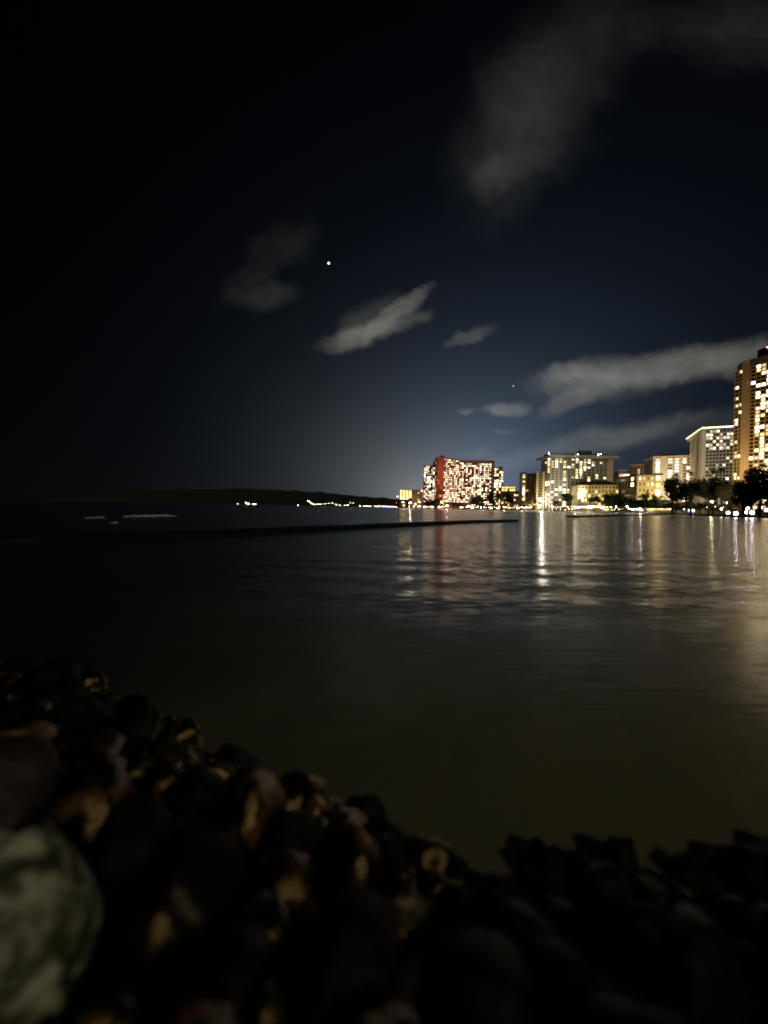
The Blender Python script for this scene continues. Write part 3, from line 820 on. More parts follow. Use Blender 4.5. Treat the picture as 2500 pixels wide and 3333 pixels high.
FAR_T = 'dark trees before the red hotel'
leafy_tree(1380, 1452, 1622, 1648, 794, 'low dark tree clump under the red end wall of the hotel', FAR_T, 1, n=1200)
leafy_tree(1452, 1500, 1632, 1650, 788, 'smallest dark tree below the middle windows of the red hotel', FAR_T, 2, n=800)
leafy_tree(1516, 1580, 1611, 1648, 775, 'round dark tree before the right wing of the red hotel', FAR_T, 3, n=1500)
leafy_tree(1572, 1640, 1594, 1646, 765, 'tall dark tree at the right end of the red hotel', FAR_T, 4, n=1900)
leafy_tree(1622, 1680, 1597, 1646, 745, 'brownish dark tree below the amber-lit low building', FAR_T, 5, n=1500, leaf=LEAF2)
PG = 'green-lit palms left of the stair tower'
for i, (x, y, Y) in enumerate([(1668, 1608, 705), (1684, 1600, 695), (1697, 1611, 690), (1710, 1604, 680), (1722, 1612, 670), (1736, 1606, 662)]):
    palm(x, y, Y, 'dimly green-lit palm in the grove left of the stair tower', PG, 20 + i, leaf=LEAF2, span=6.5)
leafy_tree(1662, 1715, 1622, 1650, 700, 'soft green-lit shrubby tree under the palm grove', None, 6, n=1200, leaf=LEAF2)
leafy_tree(1700, 1745, 1626, 1650, 672, 'green-lit bushy tree left of the brightest beach lamp', None, 7, n=1000, leaf=LEAF2)
leafy_tree(1822, 1873, 1603, 1632, 585, 'dark dome-shaped tree before the white hotel', None, 8, n=1600)
leafy_tree(1792, 1825, 1616, 1650, 605, 'small olive tree at the foot of the white hotel', None, 81, n=700, leaf=LEAF2)
leafy_tree(1908, 1960, 1614, 1632, 545, 'small dark tree before the cream wing with hipped roof', None, 9, n=900)
leafy_tree(1940, 2062, 1604, 1646, 520, 'wide dark spreading tree between the cream wing and the corner wing', None, 10, n=2600, flat=True)
leafy_tree(2020, 2185, 1624, 1654, 470, 'long low dark canopy sloping down above the yellow terrace lights', None, 12, n=2600, flat=True)
YP = 'yellow-lit palms by the cream wings'
for i, (x, y, Y) in enumerate([(1925, 1630, 560), (1950, 1627, 550), (1975, 1622, 540), (1990, 1630, 535), (2052, 1612, 495), (2066, 1598, 492), (2080, 1610, 488), (2092, 1606, 485), (2150, 1612, 450)]):
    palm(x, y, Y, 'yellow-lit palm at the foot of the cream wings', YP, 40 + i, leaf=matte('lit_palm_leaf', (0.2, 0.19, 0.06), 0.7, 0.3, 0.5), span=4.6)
BT = 'tall dark trees before the crowned hotel'
leafy_tree(2082, 2120, 1592, 1640, 455, 'small dark tree right of the corner wing windows', None, 13, n=800)
leafy_tree(2116, 2142, 1600, 1640, 450, 'round dark bush tree at the right corner of the corner wing', None, 14, n=600)
leafy_tree(2142, 2234, 1546, 1628, 330, 'leftmost of the tall dark trees, below the white lit balconies', BT, 15, n=3400)
leafy_tree(2205, 2292, 1554, 1632, 320, 'dark tree second of the tall trees, below the beige end wall', BT, 16, n=3400)
leafy_tree(2266, 2348, 1553, 1630, 305, 'dark tree below the windows of the hotel with the light-trimmed eave', BT, 17, n=3200)
leafy_tree(2316, 2402, 1560, 1632, 290, 'dark tree at the foot of the orange floodlit pier', BT, 18, n=3000)
palm(2245, 1533, 325, 'dark palm rising before the beige end wall', BT, 60, span=4.6)
palm(2198, 1541, 335, 'dark palm topping the leftmost tall tree', BT, 61, span=4.0)
palm(2310, 1526, 312, 'dark palm before the lower windows of the crowned hotel, left one', BT, 62, span=4.6)
palm(2344, 1520, 300, 'dark palm before the lower windows of the crowned hotel, right one', BT, 63, span=4.6)
for i, (x0, x1, y0, Y, lab) in enumerate([(2170, 2225, 1640, 352, 'dark shrub between the short terrace and the kiosk'), (2222, 2262, 1636, 348, 'dark shrub behind the kiosk'), (2255, 2300, 1640, 344, 'dark shrub at the left end of the lit lawn'),
        (2296, 2345, 1641, 336, 'dark shrub behind the middle of the lit lawn'), (2340, 2392, 1640, 318, 'dark shrub behind the parasol'), (2385, 2450, 1638, 292, 'dark shrub behind the promenade lamps')]):
    leafy_tree(x0 - 8, x1 + 8, y0 - 6, 1662, Y, lab, None, 90 + i, n=1300, leaf=LEAF2, name='shrub')
RT = 'big black trees at the right edge'
leafy_tree(2372, 2470, 1560, 1640, 245, 'big black tree before the tallest tower, lower one', RT, 70, n=3600)
leafy_tree(2410, 2535, 1504, 1640, 232, 'highest black tree covering the base of the tallest tower', RT, 71, n=4600)
leafy_tree(2490, 2640, 1490, 1640, 222, 'black tree cut off by the right edge of the picture', RT, 72, n=3600)

# ------------------------------------------------------------------ lamps, kiosks and terraces on the shore
SIZE = {'t': 1.2, 's': 3, 'm': 9, 'L': 70, 'X': 420, 'Y': 1100, 'XX': 2300}
def beach_lamp(px, py, Y, size, col, label, group, name='beach_lamp', zg=1.0, r=None):
    p = at(px, py, Y)
    z = max(p.z, zg + 1.3)
    if px > 2360 and size in 'LX': r = 1.0
    r = r or {'t': 0.25, 's': 0.3, 'm': 0.4, 'L': 0.5, 'X': 0.7, 'Y': 0.9, 'XX': 0.9}[size]
    cov = math.pi * r * r * (FOC * 768 / 2500 / Y) ** 2
    st = SIZE[size] / cov
    st = float('%.1g' % st)
    root = empty(name, (p.x, p.y, zg)); tag(root, label, 'lamp', group)
    link_mesh('globe', GLOBES(col, st, r, size in ('m', 'L', 'X', 'Y', 'XX')), root, (p.x, p.y, z))
    b = MB(); b.tube([(p.x, p.y, zg - 0.1), (p.x, p.y, z - r * 0.6)], [0.1, 0.07], 6); b.tube([(p.x, p.y, z - r * 1.05), (p.x, p.y, z - r * .6)], [0.12, r * 0.7], 8)
    b.build('post', METAL, root)
    return root
def shoreY(px):
    for (x0, y0), (x1, y1) in zip(SHORE[:-1], SHORE[1:]):
        if x0 <= px <= x1: return y0 + (y1 - y0) * (px - x0) / (x1 - x0)
    return SHORE[0][1]
# lamps one can tell apart
ONE = [
    (1335, 1637, 'Y', WHITE, 'large white lamp at the tip of the shore below the yellow-lit building'),
    (1294, 1617, 'm', WHITE, 'high white lamp left of the yellow-lit building'),
    (1310, 1622, 'm', SOFT, 'warm lamp at the foot of the yellow-lit columns'),
    (1312, 1635, 'L', WHITE, 'pale lamp just left of the large lamp at the shore tip'),
    (1332, 1649, 'm', WHITE, 'lamp low at the waterline under the large lamp at the shore tip'),
    (1313, 1648, 's', SOFT, 'small lamp at the waterline left under the shore tip lamps'),
    (1290, 1636, 't', (1, .12, .06), 'tiny red lamp at the very tip of the shore'),
    (1456, 1647, 'X', WHITE, 'bright white lamp under the middle of the red hotel'),
    (1565, 1652, 'L', (0.72, 0.6, 1.0), 'violet white lamp below the right wing of the red hotel'),
    (1640, 1650, 'L', SOFT, 'warm round lamp below the amber-lit low building'),
    (1765, 1632, 'XX', (1, .93, .74), 'brightest beach lamp at the foot of the slim stair tower'),
    (1752, 1626, 'm', WHITE, 'lamp close on the upper left of the brightest beach lamp'),
    (1778, 1627, 'm', WHITE, 'lamp close on the upper right of the brightest beach lamp'),
    (1754, 1643, 'm', WHITE, 'lamp close on the lower left of the brightest beach lamp'),
    (1777, 1643, 'm', WHITE, 'lamp close on the lower right of the brightest beach lamp'),
    (1755, 1653, 'L', COOL, 'cool white lamp near the water under the brightest beach lamp'),
    (1740, 1642, 's', SOFT, 'small lamp left of the cluster round the brightest beach lamp'),
    (1738, 1534, 'L', WHITE, None),
    (1873, 1651, 'X', (1, .88, .58), 'yellowish white lamp at the left end of the long white row'),
    (2005, 1650, 'L', WHITE, 'white lamp at the right end of the long white row'),
    (2041, 1649, 'L', WHITE, 'white lamp under the edge of the low dark canopy'),
    (2085, 1658, 'X', COOL, 'cool bright lamp left of the yellow terrace'),
    (2437, 1616, 'm', WHITE, 'small white lamp seen through the big black tree'),
    (2410, 1622, 't', SOFT, 'faint lamp in the big black tree beside the small white lamp'),
    (2317, 1633, 'X', (1, .9, .5), 'warm lamp above the lit lawn under the dark trees'),
    (2318, 1622, 's', SOFT, 'upper of the two warm lamps above the lit lawn'),
    (2304, 1627, 't', SOFT, 'faint warm lamp left of the pair above the lawn'),
    (2362, 1636, 'L', (1, .98, .6), 'yellow lamp lighting the leaves above the lawn'),
    (2307, 1658, 'L', WHITE, 'small lamp standing on the lit lawn'),
    (2348, 1657, 'L', SOFT, 'warm lamp at the right end of the lit lawn'),
    (2370, 1669, 'L', COOL, 'leftmost cool white lamp of the bright group at the promenade'),
    (2395, 1671, 'X', COOL, 'brightest cool lamp of the promenade group, nearest the water'),
    (2425, 1667, 'X', COOL, 'cool lamp in the middle of the promenade group'),
    (2434, 1655, 'L', WHITE, 'upper white lamp of the promenade group'),
    (2448, 1668, 'X', (.86, .88, 1), 'bluish lamp right of the middle of the promenade group'),
    (2455, 1655, 'm', WHITE, 'upper small white lamp right in the promenade group'),
    (2476, 1652, 'L', SOFT, 'warm lamp between promenade group and picture edge'),
    (2495, 1660, 'L', SOFT, 'warm lamp at the right edge of the picture'),
    (2485, 1636, 's', SOFT, 'small warm lamp under the highest black tree'),
]
for (x, y, s, c, lab) in ONE:
    if lab is None: continue
    Y = shoreY(x) + (30 if y < 1640 else 14 if y < 1655 else 5)
    if 2290 <= x: Y = shoreY(x) + (20 if y < 1640 else 9 if y < 1662 else 4)
    beach_lamp(x, y, Y, s, c, lab, None)
# rows of lamps nobody could tell apart
def lamp_row(xs, y, size, cols, label, group, jitter=2.0, dy=7):
    for x in xs:
        beach_lamp(x + random.uniform(-jitter, jitter), y + random.uniform(-1.5, 1.5), shoreY(x) + dy + random.uniform(-2, 6), random.choice(size), random.choice(cols), label, group)
lamp_row([1368, 1376, 1384, 1391, 1397, 1404, 1411, 1419, 1430, 1438, 1446], 1648, 'smmL', [SOFT, WHITE, WARM], 'warm white lamp in the row along the waterline below the red end wall', 'lamps below the red end wall')
lamp_row([1374, 1386, 1398, 1415, 1426, 1442], 1643, 't', [(1, .25, .12), (1, .4, .2)], 'tiny red lamp in the row under the red hotel', 'red lamps under the red hotel', dy=16)
lamp_row([1500, 1508, 1516, 1524, 1532, 1540, 1548, 1556, 1574, 1582, 1590, 1600, 1608, 1616, 1626], 1651, 'ssm', [SOFT, WHITE, WARM, (1, .7, .55)], 'small warm lamp in the row below the right wing of the red hotel', 'lamps below the right wing')
lamp_row([1538, 1546, 1580, 1587, 1594, 1600], 1642, 's', [SOFT, WHITE], 'small lamp on the upper terrace below the round dark tree', 'terrace lamps below the right wing', dy=22)
lamp_row([1650, 1658, 1666, 1673, 1682, 1690, 1698, 1705, 1713, 1722, 1731], 1652, 'ssmL', [SOFT, WHITE], 'small lamp in the row below the green-lit palms', 'lamps below the green-lit palms')
lamp_row([1792, 1800, 1808, 1817, 1826, 1834, 1842, 1850, 1858, 1866], 1650, 'ssmL', [SOFT, WARM, WHITE], 'small warm lamp in the row between brightest lamp and the white row', 'lamps right of the brightest lamp')
lamp_row([1800, 1812, 1824, 1840, 1852, 1862], 1658, 'sm', [AMBER, WARM, WHITE], 'low amber lamp at the waterline right of the brightest lamp', 'waterline lamps right of the brightest lamp', dy=3)
lamp_row([1883, 1890, 1897, 1905, 1912, 1919, 1927, 1934, 1941, 1949, 1957, 1966, 1976, 1988], 1650.5, 'mmL', [WHITE, COOL, SOFT], 'white lamp in the long straight row before the cream wing', 'long white row of lamps', jitter=1, dy=8)
lamp_row([1965, 1978, 1992, 2000, 2012, 2020, 2028], 1658, 'st', [SOFT, (1, .95, .6)], 'faint lamp low before the end of the long white row', 'faint waterline lamps', dy=3)
lamp_row([2046, 2053, 2060, 2067, 2074], 1658, 'mL', [WHITE, COOL], 'white lamp in the short row left of the yellow terrace', 'short white row', jitter=1, dy=5)
lamp_row([2300, 2330, 2355, 2470, 2482, 2490], 1650, 's', [SOFT, (1, .95, .55)], 'small warm lamp among the trunks behind the promenade', 'lamps among the trunks', dy=14)

# open terraces with a lit ceiling
def terrace(x0, x1, ytop, ybot, Y0, Y1, label, mats, name='beach_terrace', n=9, canopy=SHADE):
    a, c = spot(x0, Y0), spot(x1, Y1)
    u = (c - a); Ln = u.length; u.normalize(); n_ = Vector((u.y, -u.x)); rz = math.atan2(u.y, u.x); mid = (a + c) / 2
    zt = max(height((x0 + x1) / 2, ytop, (Y0 + Y1) / 2), 3.6); root = empty(name, (mid.x, mid.y, 1.0)); tag(root, label, 'terrace')
    block('floor', CONC, root, (*(mid + Vector((0.62, .78)) * 3), 1.25), (Ln, 6, 0.4), rz)
    block('canopy', canopy, root, (*(mid + Vector((0.62, .78)) * 3), zt + 0.2), (Ln + 1.5, 7.5, 0.4), rz)
    block('back_wall', CREAM, root, (*(mid + Vector((0.62, .78)) * 5.6), (1.45 + zt) / 2), (Ln, 0.3, zt - 1.45), rz)
    for k in range(n + 1):
        q = a + u * (Ln * k / n); block('post', CONC, root, (q.x, q.y, (1.45 + zt) / 2), (0.3, 0.3, zt - 1.45), rz)
    for k in range(n):
        q = a + u * (Ln * (k + .5) / n) + Vector((0.62, .78)) * 1.2
        mt = mats[k % len(mats)]
        block('light_panel', mt, root, (q.x, q.y, zt - 0.75), (Ln / n * 0.6, 0.3, 0.8), rz)
    return root
terrace(2106, 2188, 1655, 1663, 432, 372, 'long beach terrace glowing yellow under the low dark canopy', lit_set('amber') + [glowing('terrace_glow', (1, .85, .45), 5)])
terrace(2198, 2230, 1655, 1663, 368, 345, 'short terrace with cream and yellow light beside the dark trunks', [glowing('terrace_glow', (1, .85, .45), 5), glowing('terrace_pale', (1, .88, .7), 4)], n=4)
terrace(1878, 1962, 1647, 1652, 572, 535, 'bar terrace behind the long white row of lamps', lit_set('amber') + lit_set('yellow'), n=12)
def kiosk(px, py, Y, label):
    p = spot(px, Y); root = empty('kiosk', (p.x, p.y, 1.0)); tag(root, label, 'kiosk')
    block('body', CONC, root, (p.x, p.y + 1.2, 2.2), (5.0, 2.2, 2.4))
    block('roof', METAL, root, (p.x, p.y + 0.8, 5.2), (6.0, 4.0, 0.25))
    for s_ in (-2.4, 2.4): block('post', METAL, root, (p.x + s_, p.y - 0.6, 3.1), (0.15, 0.15, 4.1))
    block('sign', glowing('blue_sign', (0.06, 0.22, 1.0), 4), root, (p.x - 0.8, p.y - 0.75, 3.1), (3.4, 0.2, 0.8))
    block('lit_counter', glowing('kiosk_white', (0.85, 0.93, 1.0), 9), root, (p.x, p.y - 0.2, 4.2), (4.6, 0.3, 1.3))
kiosk(2250, 1660, 327, 'kiosk glowing white and blue under the dark trees')
def parasol(px, py, Y, label):
    p = spot(px, Y); root = empty('beach_parasol', (p.x, p.y, 1.0)); tag(root, label, 'parasol')
    zt = height(px, py, Y)
    b = MB(); ring = [(p.x + 2.4 * math.cos(k * math.pi / 4), p.y + 2.4 * math.sin(k * math.pi / 4), zt - 0.9) for k in range(8)]
    b.add(ring + [(p.x, p.y, zt)], [(k, (k + 1) % 8, 8) for k in range(8)]); b.build('canopy', matte('orange_cloth', (0.7, 0.2, 0.04), 0.8), root)
    b = MB(); b.tube([(p.x, p.y, 1.0), (p.x, p.y, zt)], [0.05, 0.04], 6); b.build('pole', METAL, root)
parasol(2394, 1652, shoreY(2394) + 8, 'orange parasol above the bright promenade lamps')
# lawn and sea wall under the trees at the right
b = MB()
lawn = [spot(2262, 334), spot(2300, 312), spot(2360, 284), spot(2372, 290), spot(2330, 330), spot(2275, 352)]
b.add([(p.x, p.y, 1.35) for p in lawn], [tuple(range(len(lawn)))])
for p, q in zip(lawn, lawn[1:] + lawn[:1]): b.add([(p.x, p.y, 0.9), (q.x, q.y, 0.9), (q.x, q.y, 1.35), (p.x, p.y, 1.35)], [(0, 1, 2, 3)])
tag(b.build('lawn', GRASS), 'patch of yellow-green lit lawn behind the low wall', None, None, 'structure')

# ------------------------------------------------------------------ sea walls
WET = matte('wet_dark_concrete', (0.010, 0.010, 0.009), 0.55, 0.4, 0.6, None, 0.5, 2.0, 0.05)
def sea_wall(path, top, width, label, name='sea_wall', step=2.2, seed=1):
    rnd = random.Random(seed)
    pts = []
    for p, q in zip(path[:-1], path[1:]):
        n = max(1, int((q - p).length / step))
        for k in range(n): pts.append(p.lerp(q, k / n))
    pts.append(path[-1])
    b = MB(); prof = []
    for i, p in enumerate(pts):
        t = (pts[min(i + 1, len(pts) - 1)] - pts[max(i - 1, 0)]).normalized(); n_ = Vector((-t.y, t.x))
        w = width * (1 + 0.12 * rnd.uniform(-1, 1)); h = top * (1 + 0.18 * noise.noise((i * 0.35, seed, 0)) + 0.05 * rnd.uniform(-1, 1))
        j = 0.12 * rnd.uniform(-1, 1)
        prof.append([(p + n_ * (w * .5 + .35), -0.6), (p + n_ * (w * .42 + j), h * .7), (p + n_ * (w * .3), h), (p - n_ * (w * .3), h * 1.02), (p - n_ * (w * .42 + j), h * .7), (p - n_ * (w * .5 + .35), -0.6)])
    v = [(q.x, q.y, z) for r_ in prof for q, z in r_]
    f = [(i * 6 + k, i * 6 + k + 1, (i + 1) * 6 + k + 1, (i + 1) * 6 + k) for i in range(len(pts) - 1) for k in range(5)]
    f += [tuple(range(5, -1, -1)), tuple((len(pts) - 1) * 6 + k for k in range(6))]
    b.add(v, f)
    return tag(b.build(name, WET), label, 'wall')
w2 = lambda x, y: on_sea(x, y).xy
sea_wall([w2(-900, 1800), w2(-200, 1772), w2(300, 1758), w2(900, 1733), w2(1250, 1715), w2(1480, 1703), w2(1668, 1697)], 0.42, 3.2, 'long low black sea wall crossing the bay from the left', seed=2)
sea_wall([w2(1862, 1683.5), w2(1990, 1680.5), w2(2120, 1677.5), spot(2180, 345)], 0.55, 4.0, 'short low black sea wall off the middle of the beach', seed=5)
sea_wall([spot(2243, 318), spot(2330, 275), spot(2430, 244), spot(2540, 212), spot(2800, 140)], 1.3, 2.0, 'black wall along the promenade before the lit lawn', name='promenade_wall', seed=8)

# ------------------------------------------------------------------ breaking wave
FOAM = matte('sea_foam', (0.62, 0.64, 0.62), 0.9, 0.5, 0.8, (0.2, 0.21, 0.21))
def foam(p, q, wid, hgt, label, seed, gap=0.0):
    rnd = random.Random(seed); b = MB()
    n = 60; v = []
    for i in range(n + 1):
        t = i / n; c = p.lerp(q, t); k = math.sin(math.pi * t) ** 0.4 * (0.55 + 0.6 * abs(noise.noise((t * 7, seed, 0)))) 
        for j in range(5):
            s = j / 4 - .5
            v.append((c.x, c.y + s * wid * k, -0.03 + hgt * k * math.cos(math.pi * s) * (0.8 + 0.4 * rnd.random())))
    b.add(v, [(i * 5 + j, (i + 1) * 5 + j, (i + 1) * 5 + j + 1, i * 5 + j + 1) for i in range(n) for j in range(4)])
    return tag(b.build('breaking_wave', FOAM, None, True), label, 'wave')
foam(on_sea(395, 1682), on_sea(578, 1679.5), 3.0, 0.5, 'faint white breaking wave far out on the dark sea', 3)
foam(on_sea(272, 1687), on_sea(345, 1685), 2.2, 0.3, 'dimmer short breaking wave left of the long white one', 4)
foam(on_sea(358, 1703), on_sea(386, 1702), 1.4, 0.25, 'small splash of foam below the breaking waves', 5)

# ------------------------------------------------------------------ lights across the bay
FARL = [(774, 1640, 4, WHITE), (800, 1637, 16, SOFT), (808, 1640, 16, WHITE), (824, 1640, 22, SOFT), (830, 1642, 10, SOFT)]
for i, (x, y, e, c) in enumerate(FARL):
    p = at(x, y, 4080); r = 2.2
    root = empty('harbour_light', (p.x, p.y, 2.5)); tag(root, 'warm white harbour light in the tight group farthest left on the horizon', 'lamp', 'leftmost group of harbour lights')
    link_mesh('lamp', GLOBES(c, e / (math.pi * r * r * (400 / 4080) ** 2), r), root, (p.x, p.y, max(p.z, 6)))
    b = MB(); b.tube([(p.x, p.y, 2), (p.x, p.y, max(p.z, 6) - 2)], [0.6, 0.5], 6); b.build('mast', METAL, root)
rnd = random.Random(5)
FAR2 = [(970, 1645, 5), (1003, 1630, 16), (1008, 1634, 12), (1015, 1639, 8), (1025, 1642, 8), (1034, 1641, 8), (1044, 1641, 4), (1058, 1640, 4), (1070, 1638, 4), (1082, 1637, 5), (1095, 1643, 6),
        (1108, 1645, 6), (1122, 1645, 6), (1132, 1644, 6), (1140, 1636, 2), (1150, 1637, 2), (1172, 1647, 5), (1186, 1647, 7), (1196, 1647, 8), (1205, 1648, 5), (1222, 1648, 5), (1230, 1648, 6), (1238, 1647, 5), (1247, 1648, 6),
        (1255, 1648, 6), (1264, 1649, 6), (1272, 1649, 6), (1281, 1650, 6), (1290, 1650, 6)]
for (x, y, e) in FAR2:
    Y = 3900 - (x - 970) * 3.8; p = at(x, y, Y); r = 1.6; z = max(p.z, 5)
    root = empty('harbour_light', (p.x, p.y, 2.5)); 
    special = {1003: 'brightest high light on the low land across the bay', 1008: 'bright light just right below the highest one across the bay', 970: 'lone small light between the two groups across the bay'}
    if x in special: tag(root, special[x], 'lamp')
    elif x < 1046: tag(root, 'light in the bright middle group across the bay', 'lamp', 'middle group of lights across the bay')
    elif x < 1160: tag(root, 'small light in the broken string right of the bright middle group across the bay', 'lamp', 'broken string of lights across the bay')
    else: tag(root, 'small light in the close string that joins the tip of the town shore', 'lamp', 'close string of lights across the bay')
    link_mesh('lamp', GLOBES(rnd.choice([WHITE, SOFT, (1, .95, .7)]), float('%.1g' % (e / (math.pi * r * r * (400 / Y) ** 2))), r), root, (p.x, p.y, z))
    b = MB(); b.tube([(p.x, p.y, 2), (p.x, p.y, z - 1)], [0.5, 0.4], 6); b.build('mast', METAL, root)

# ------------------------------------------------------------------ stars
def star(px, py, rpx, st, col, label):
    Y = 60000; p = at(px, py, Y); r = rpx * Y / FOC
    o = link_mesh('star', GLOBES(col, st, r), None, p); tag(o, label, 'star')
star(1070, 857, 3.2, 3.0, (0.92, 0.95, 1.0), 'bright white star high in the sky above the middle cloud')
star(1671, 1256, 2.2, 0.7, (0.8, 0.85, 1.0), 'tiny faint star left of the long bright cloud')

# ------------------------------------------------------------------ boulders at the water's edge
def rock_mat(name, c1, c2, rough, rscale=3.0, spec=0.5, lo=0.5, bump=0.4):
    mt = bpy.data.materials.new(name); mt.use_nodes = True
    T = NT(mt.node_tree); b = mt.node_tree.nodes['Principled BSDF']
    co = T.new('ShaderNodeNewGeometry').outputs['Position']
    f = T.noise(co, rscale, 6.0, 0.6, 0.4)
    T.put(b.inputs['Base Color'], T.mixc(T.smooth(f, lo, 0.68), (*c1, 1), (*c2, 1)))
    T.put(b.inputs['Roughness'], T.smooth(T.noise(co, 5.0, 4.0), 0.3, 0.7, rough, rough + 0.22))
    b.inputs['Specular IOR Level'].default_value = spec
    bn = T.new('ShaderNodeBump'); bn.inputs['Strength'].default_value = bump; bn.inputs['Distance'].default_value = 0.05
    h = T.math('ADD', T.math('MULTIPLY', T.noise(co, 14.0, 6.0, 0.65), 1.2), T.math('MULTIPLY', T.noise(co, 4.5, 4.0), 1.4))
    T.put(bn.inputs['Height'], h); T.put(b.inputs['Normal'], bn.outputs[0])
    return mt
BROWN = rock_mat('wet_brown_glint_basalt', (0.003, 0.0024, 0.0015), (0.085, 0.044, 0.012), 0.08, 4.5, 0.8, 0.5, 0.28)  # brown patches also carry warm highlights put into the stone colour
BROWN.node_tree.nodes['Principled BSDF'].inputs['Specular Tint'].default_value = (1.0, 0.66, 0.32, 1)   # amber of warm-lit glints put into the specular colour
BLACK = rock_mat('wet_black_basalt', (0.0012, 0.0012, 0.001), (0.005, 0.004, 0.003), 0.4, 3.0, 0.10)
PALE = rock_mat('pale_coral_stone', (0.045, 0.052, 0.026), (0.62, 0.63, 0.46), 0.7, 6.5, 0.25, 0.42, 0.9)
def rock_mesh(name, mat, seed, sub=3, rough=0.13, cuts=9, keep=0.62):
    rnd = random.Random(seed)
    bm = bmesh.new(); bmesh.ops.create_icosphere(bm, subdivisions=sub, radius=1.0)
    planes = [(Vector((rnd.gauss(0, 1), rnd.gauss(0, 1), rnd.gauss(0, .9))).normalized(), rnd.uniform(keep, keep + 0.3)) for _ in range(cuts)]
    for v_ in bm.verts:
        p = v_.co.normalized()
        r_ = 1.0
        for n_, d in planes:
            dd = p.dot(n_)
            if dd > 0.05: r_ = min(r_, d / dd)
        q = p * r_
        nn = noise.noise(p * 1.6 + Vector((seed, 0, 0))) * rough * 1.6 + noise.noise(p * 4.1 + Vector((0, seed, 0))) * rough * 0.6 + noise.noise(p * 9 + Vector((0, 0, seed))) * rough * 0.25
        v_.co = q * (1 + nn)
    me = bpy.data.meshes.new(name); bm.to_mesh(me); bm.free(); me.materials.append(mat)
    me.polygons.foreach_set('use_smooth', [True] * len(me.polygons)); me.update()
    return me
EDGE = [(-900, 2010), (-300, 2090), (0, 2150), (300, 2215), (520, 2310), (700, 2430), (900, 2520), (1100, 2600), (1350, 2700), (1560, 2830), (1700, 2800), (1800, 2770), (1950, 2790), (2050, 2750), (2200, 2765), (2400, 2790), (2700, 2830), (3200, 2900)]
edge = [on_sea(x, y).xy for x, y in EDGE]
def edge_dist(p):
    best = 1e9; sgn = 1
    for a_, c_ in zip(edge[:-1], edge[1:]):
        d = c_ - a_; t = max(0, min(1, (p - a_).dot(d) / d.length_squared)); q = a_ + d * t
        L_ = (p - q).length
        if L_ < best:
            best = L_; sgn = 1 if d.cross(p - q) < 0 else -1
    return best * sgn
def slope(d): return -0.12 + min(max(d, -1.0) * 0.42, 1.25)
# bed under the stones
b = MB(); n = 70
for j in range(n + 1):
    for i in range(n + 1):
        x = -14 + 26 * i / n; y = -7 + 18 * j / n; d = edge_dist(Vector((x, y)))
        b.v.append((x, y, slope(d) - 0.12 + 0.06 * noise.noise((x * 2, y * 2, 0)) if d > -1.0 else -0.9))
b.f = [(j * (n + 1) + i, j * (n + 1) + i + 1, (j + 1) * (n + 1) + i + 1, (j + 1) * (n + 1) + i) for j in range(n) for i in range(n)]
tag(b.build('rubble_bed', BLACK, None, True), 'black rubble bed under the boulders', None, None, 'structure')
shapes = [rock_mesh('boulder_shape', BROWN if k % 2 else BLACK, 100 + k) for k in range(14)]
rnd = random.Random(77)
placed = []
def pix(p):
    d = Vector(p) - CAM; z = d.dot(fwd)
    return (CX + FOC * d.dot(rt) / z, CY - FOC * d.dot(upv) / z) if z > 0.05 else (None, None)
tries = 0
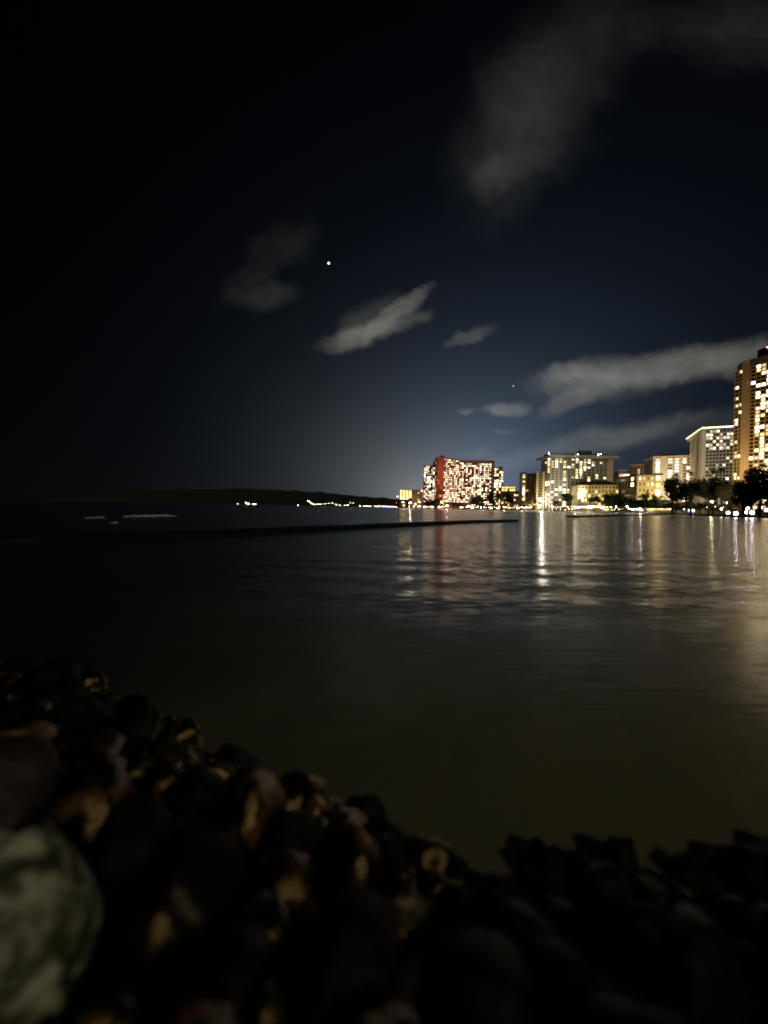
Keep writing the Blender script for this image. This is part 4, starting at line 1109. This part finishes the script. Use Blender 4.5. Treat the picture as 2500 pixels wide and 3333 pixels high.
while len(placed) < 210 and tries < 9000:
    tries += 1
    x = rnd.uniform(-9, 5); y = rnd.uniform(0.35, 8.0); p = Vector((x, y))
    d = edge_dist(p)
    if d < 0.04 or d > 4: continue
    s = rnd.choice((rnd.uniform(0.10, 0.2), rnd.uniform(0.16, 0.3), rnd.uniform(0.26, 0.42))) if d > 0.3 else rnd.uniform(0.10, 0.26)
    if p.x < -1.0 and p.y < 2.1 and p.x > -2.6: continue
    if any((p - q).length < (s + t) * 0.72 for q, t in placed): continue
    z = slope(d) + s * 0.15
    u, w = pix((x, y, z))
    if u is None or u < -250 or u > 2750 or w > 3600: continue
    placed.append((p, s))
    o = link_mesh('boulder', shapes[rnd.randrange(14) if u < 1560 else 2 * rnd.randrange(7)], None, (x, y, z))
    o.rotation_euler = (rnd.uniform(0, 6.28), rnd.uniform(0, 6.28), rnd.uniform(0, 6.28))
    o.scale = (s * rnd.uniform(0.9, 1.35), s * rnd.uniform(0.8, 1.2), s * rnd.uniform(0.75, 1.05))
    if u > 1560: lab, grp = 'black boulder in the dark heap at the lower right of the water', 'boulders at the lower right'
    elif d < 0.35: lab, grp = 'wet dark boulder at the very edge of the water on the rubble slope', 'boulders along the waterline'
    elif u < 560: lab, grp = 'dark boulder on the left part of the rubble slope round the pale stone', 'boulders on the left of the slope'
    else: lab, grp = 'wet brown boulder in the middle of the rubble slope below the waterline stones', 'boulders in the middle of the slope'
    tag(o, lab, 'boulder', grp)
pale = rock_mesh('pale_boulder', PALE, 321, 5, 0.13, 7, 0.72)
o = link_mesh('boulder', pale, None, (-1.62, 1.50, 0.72)); o.scale = (0.44, 0.42, 0.46); o.rotation_euler = (0.3, 0.2, 1.1)
tag(o, 'large pale greenish boulder in the lower left corner', 'boulder')
o = link_mesh('boulder', rock_mesh('low_boulder', rock_mat('grey_olive_stone', (0.02, 0.02, 0.012), (0.09, 0.09, 0.07), 0.5), 55, 4), None, (-1.15, 1.02, 0.62)); o.scale = (0.34, 0.30, 0.30)
tag(o, 'dim grey boulder below the large pale one at the bottom edge', 'boulder')
o = link_mesh('boulder', rock_mesh('red_boulder', rock_mat('red_brown_stone', (0.012, 0.006, 0.003), (0.05, 0.02, 0.008), 0.5), 58, 4), None, (-2.35, 2.35, 0.75)); o.scale = (0.5, 0.42, 0.40)
tag(o, 'dark reddish boulder just above the large pale one', 'boulder')
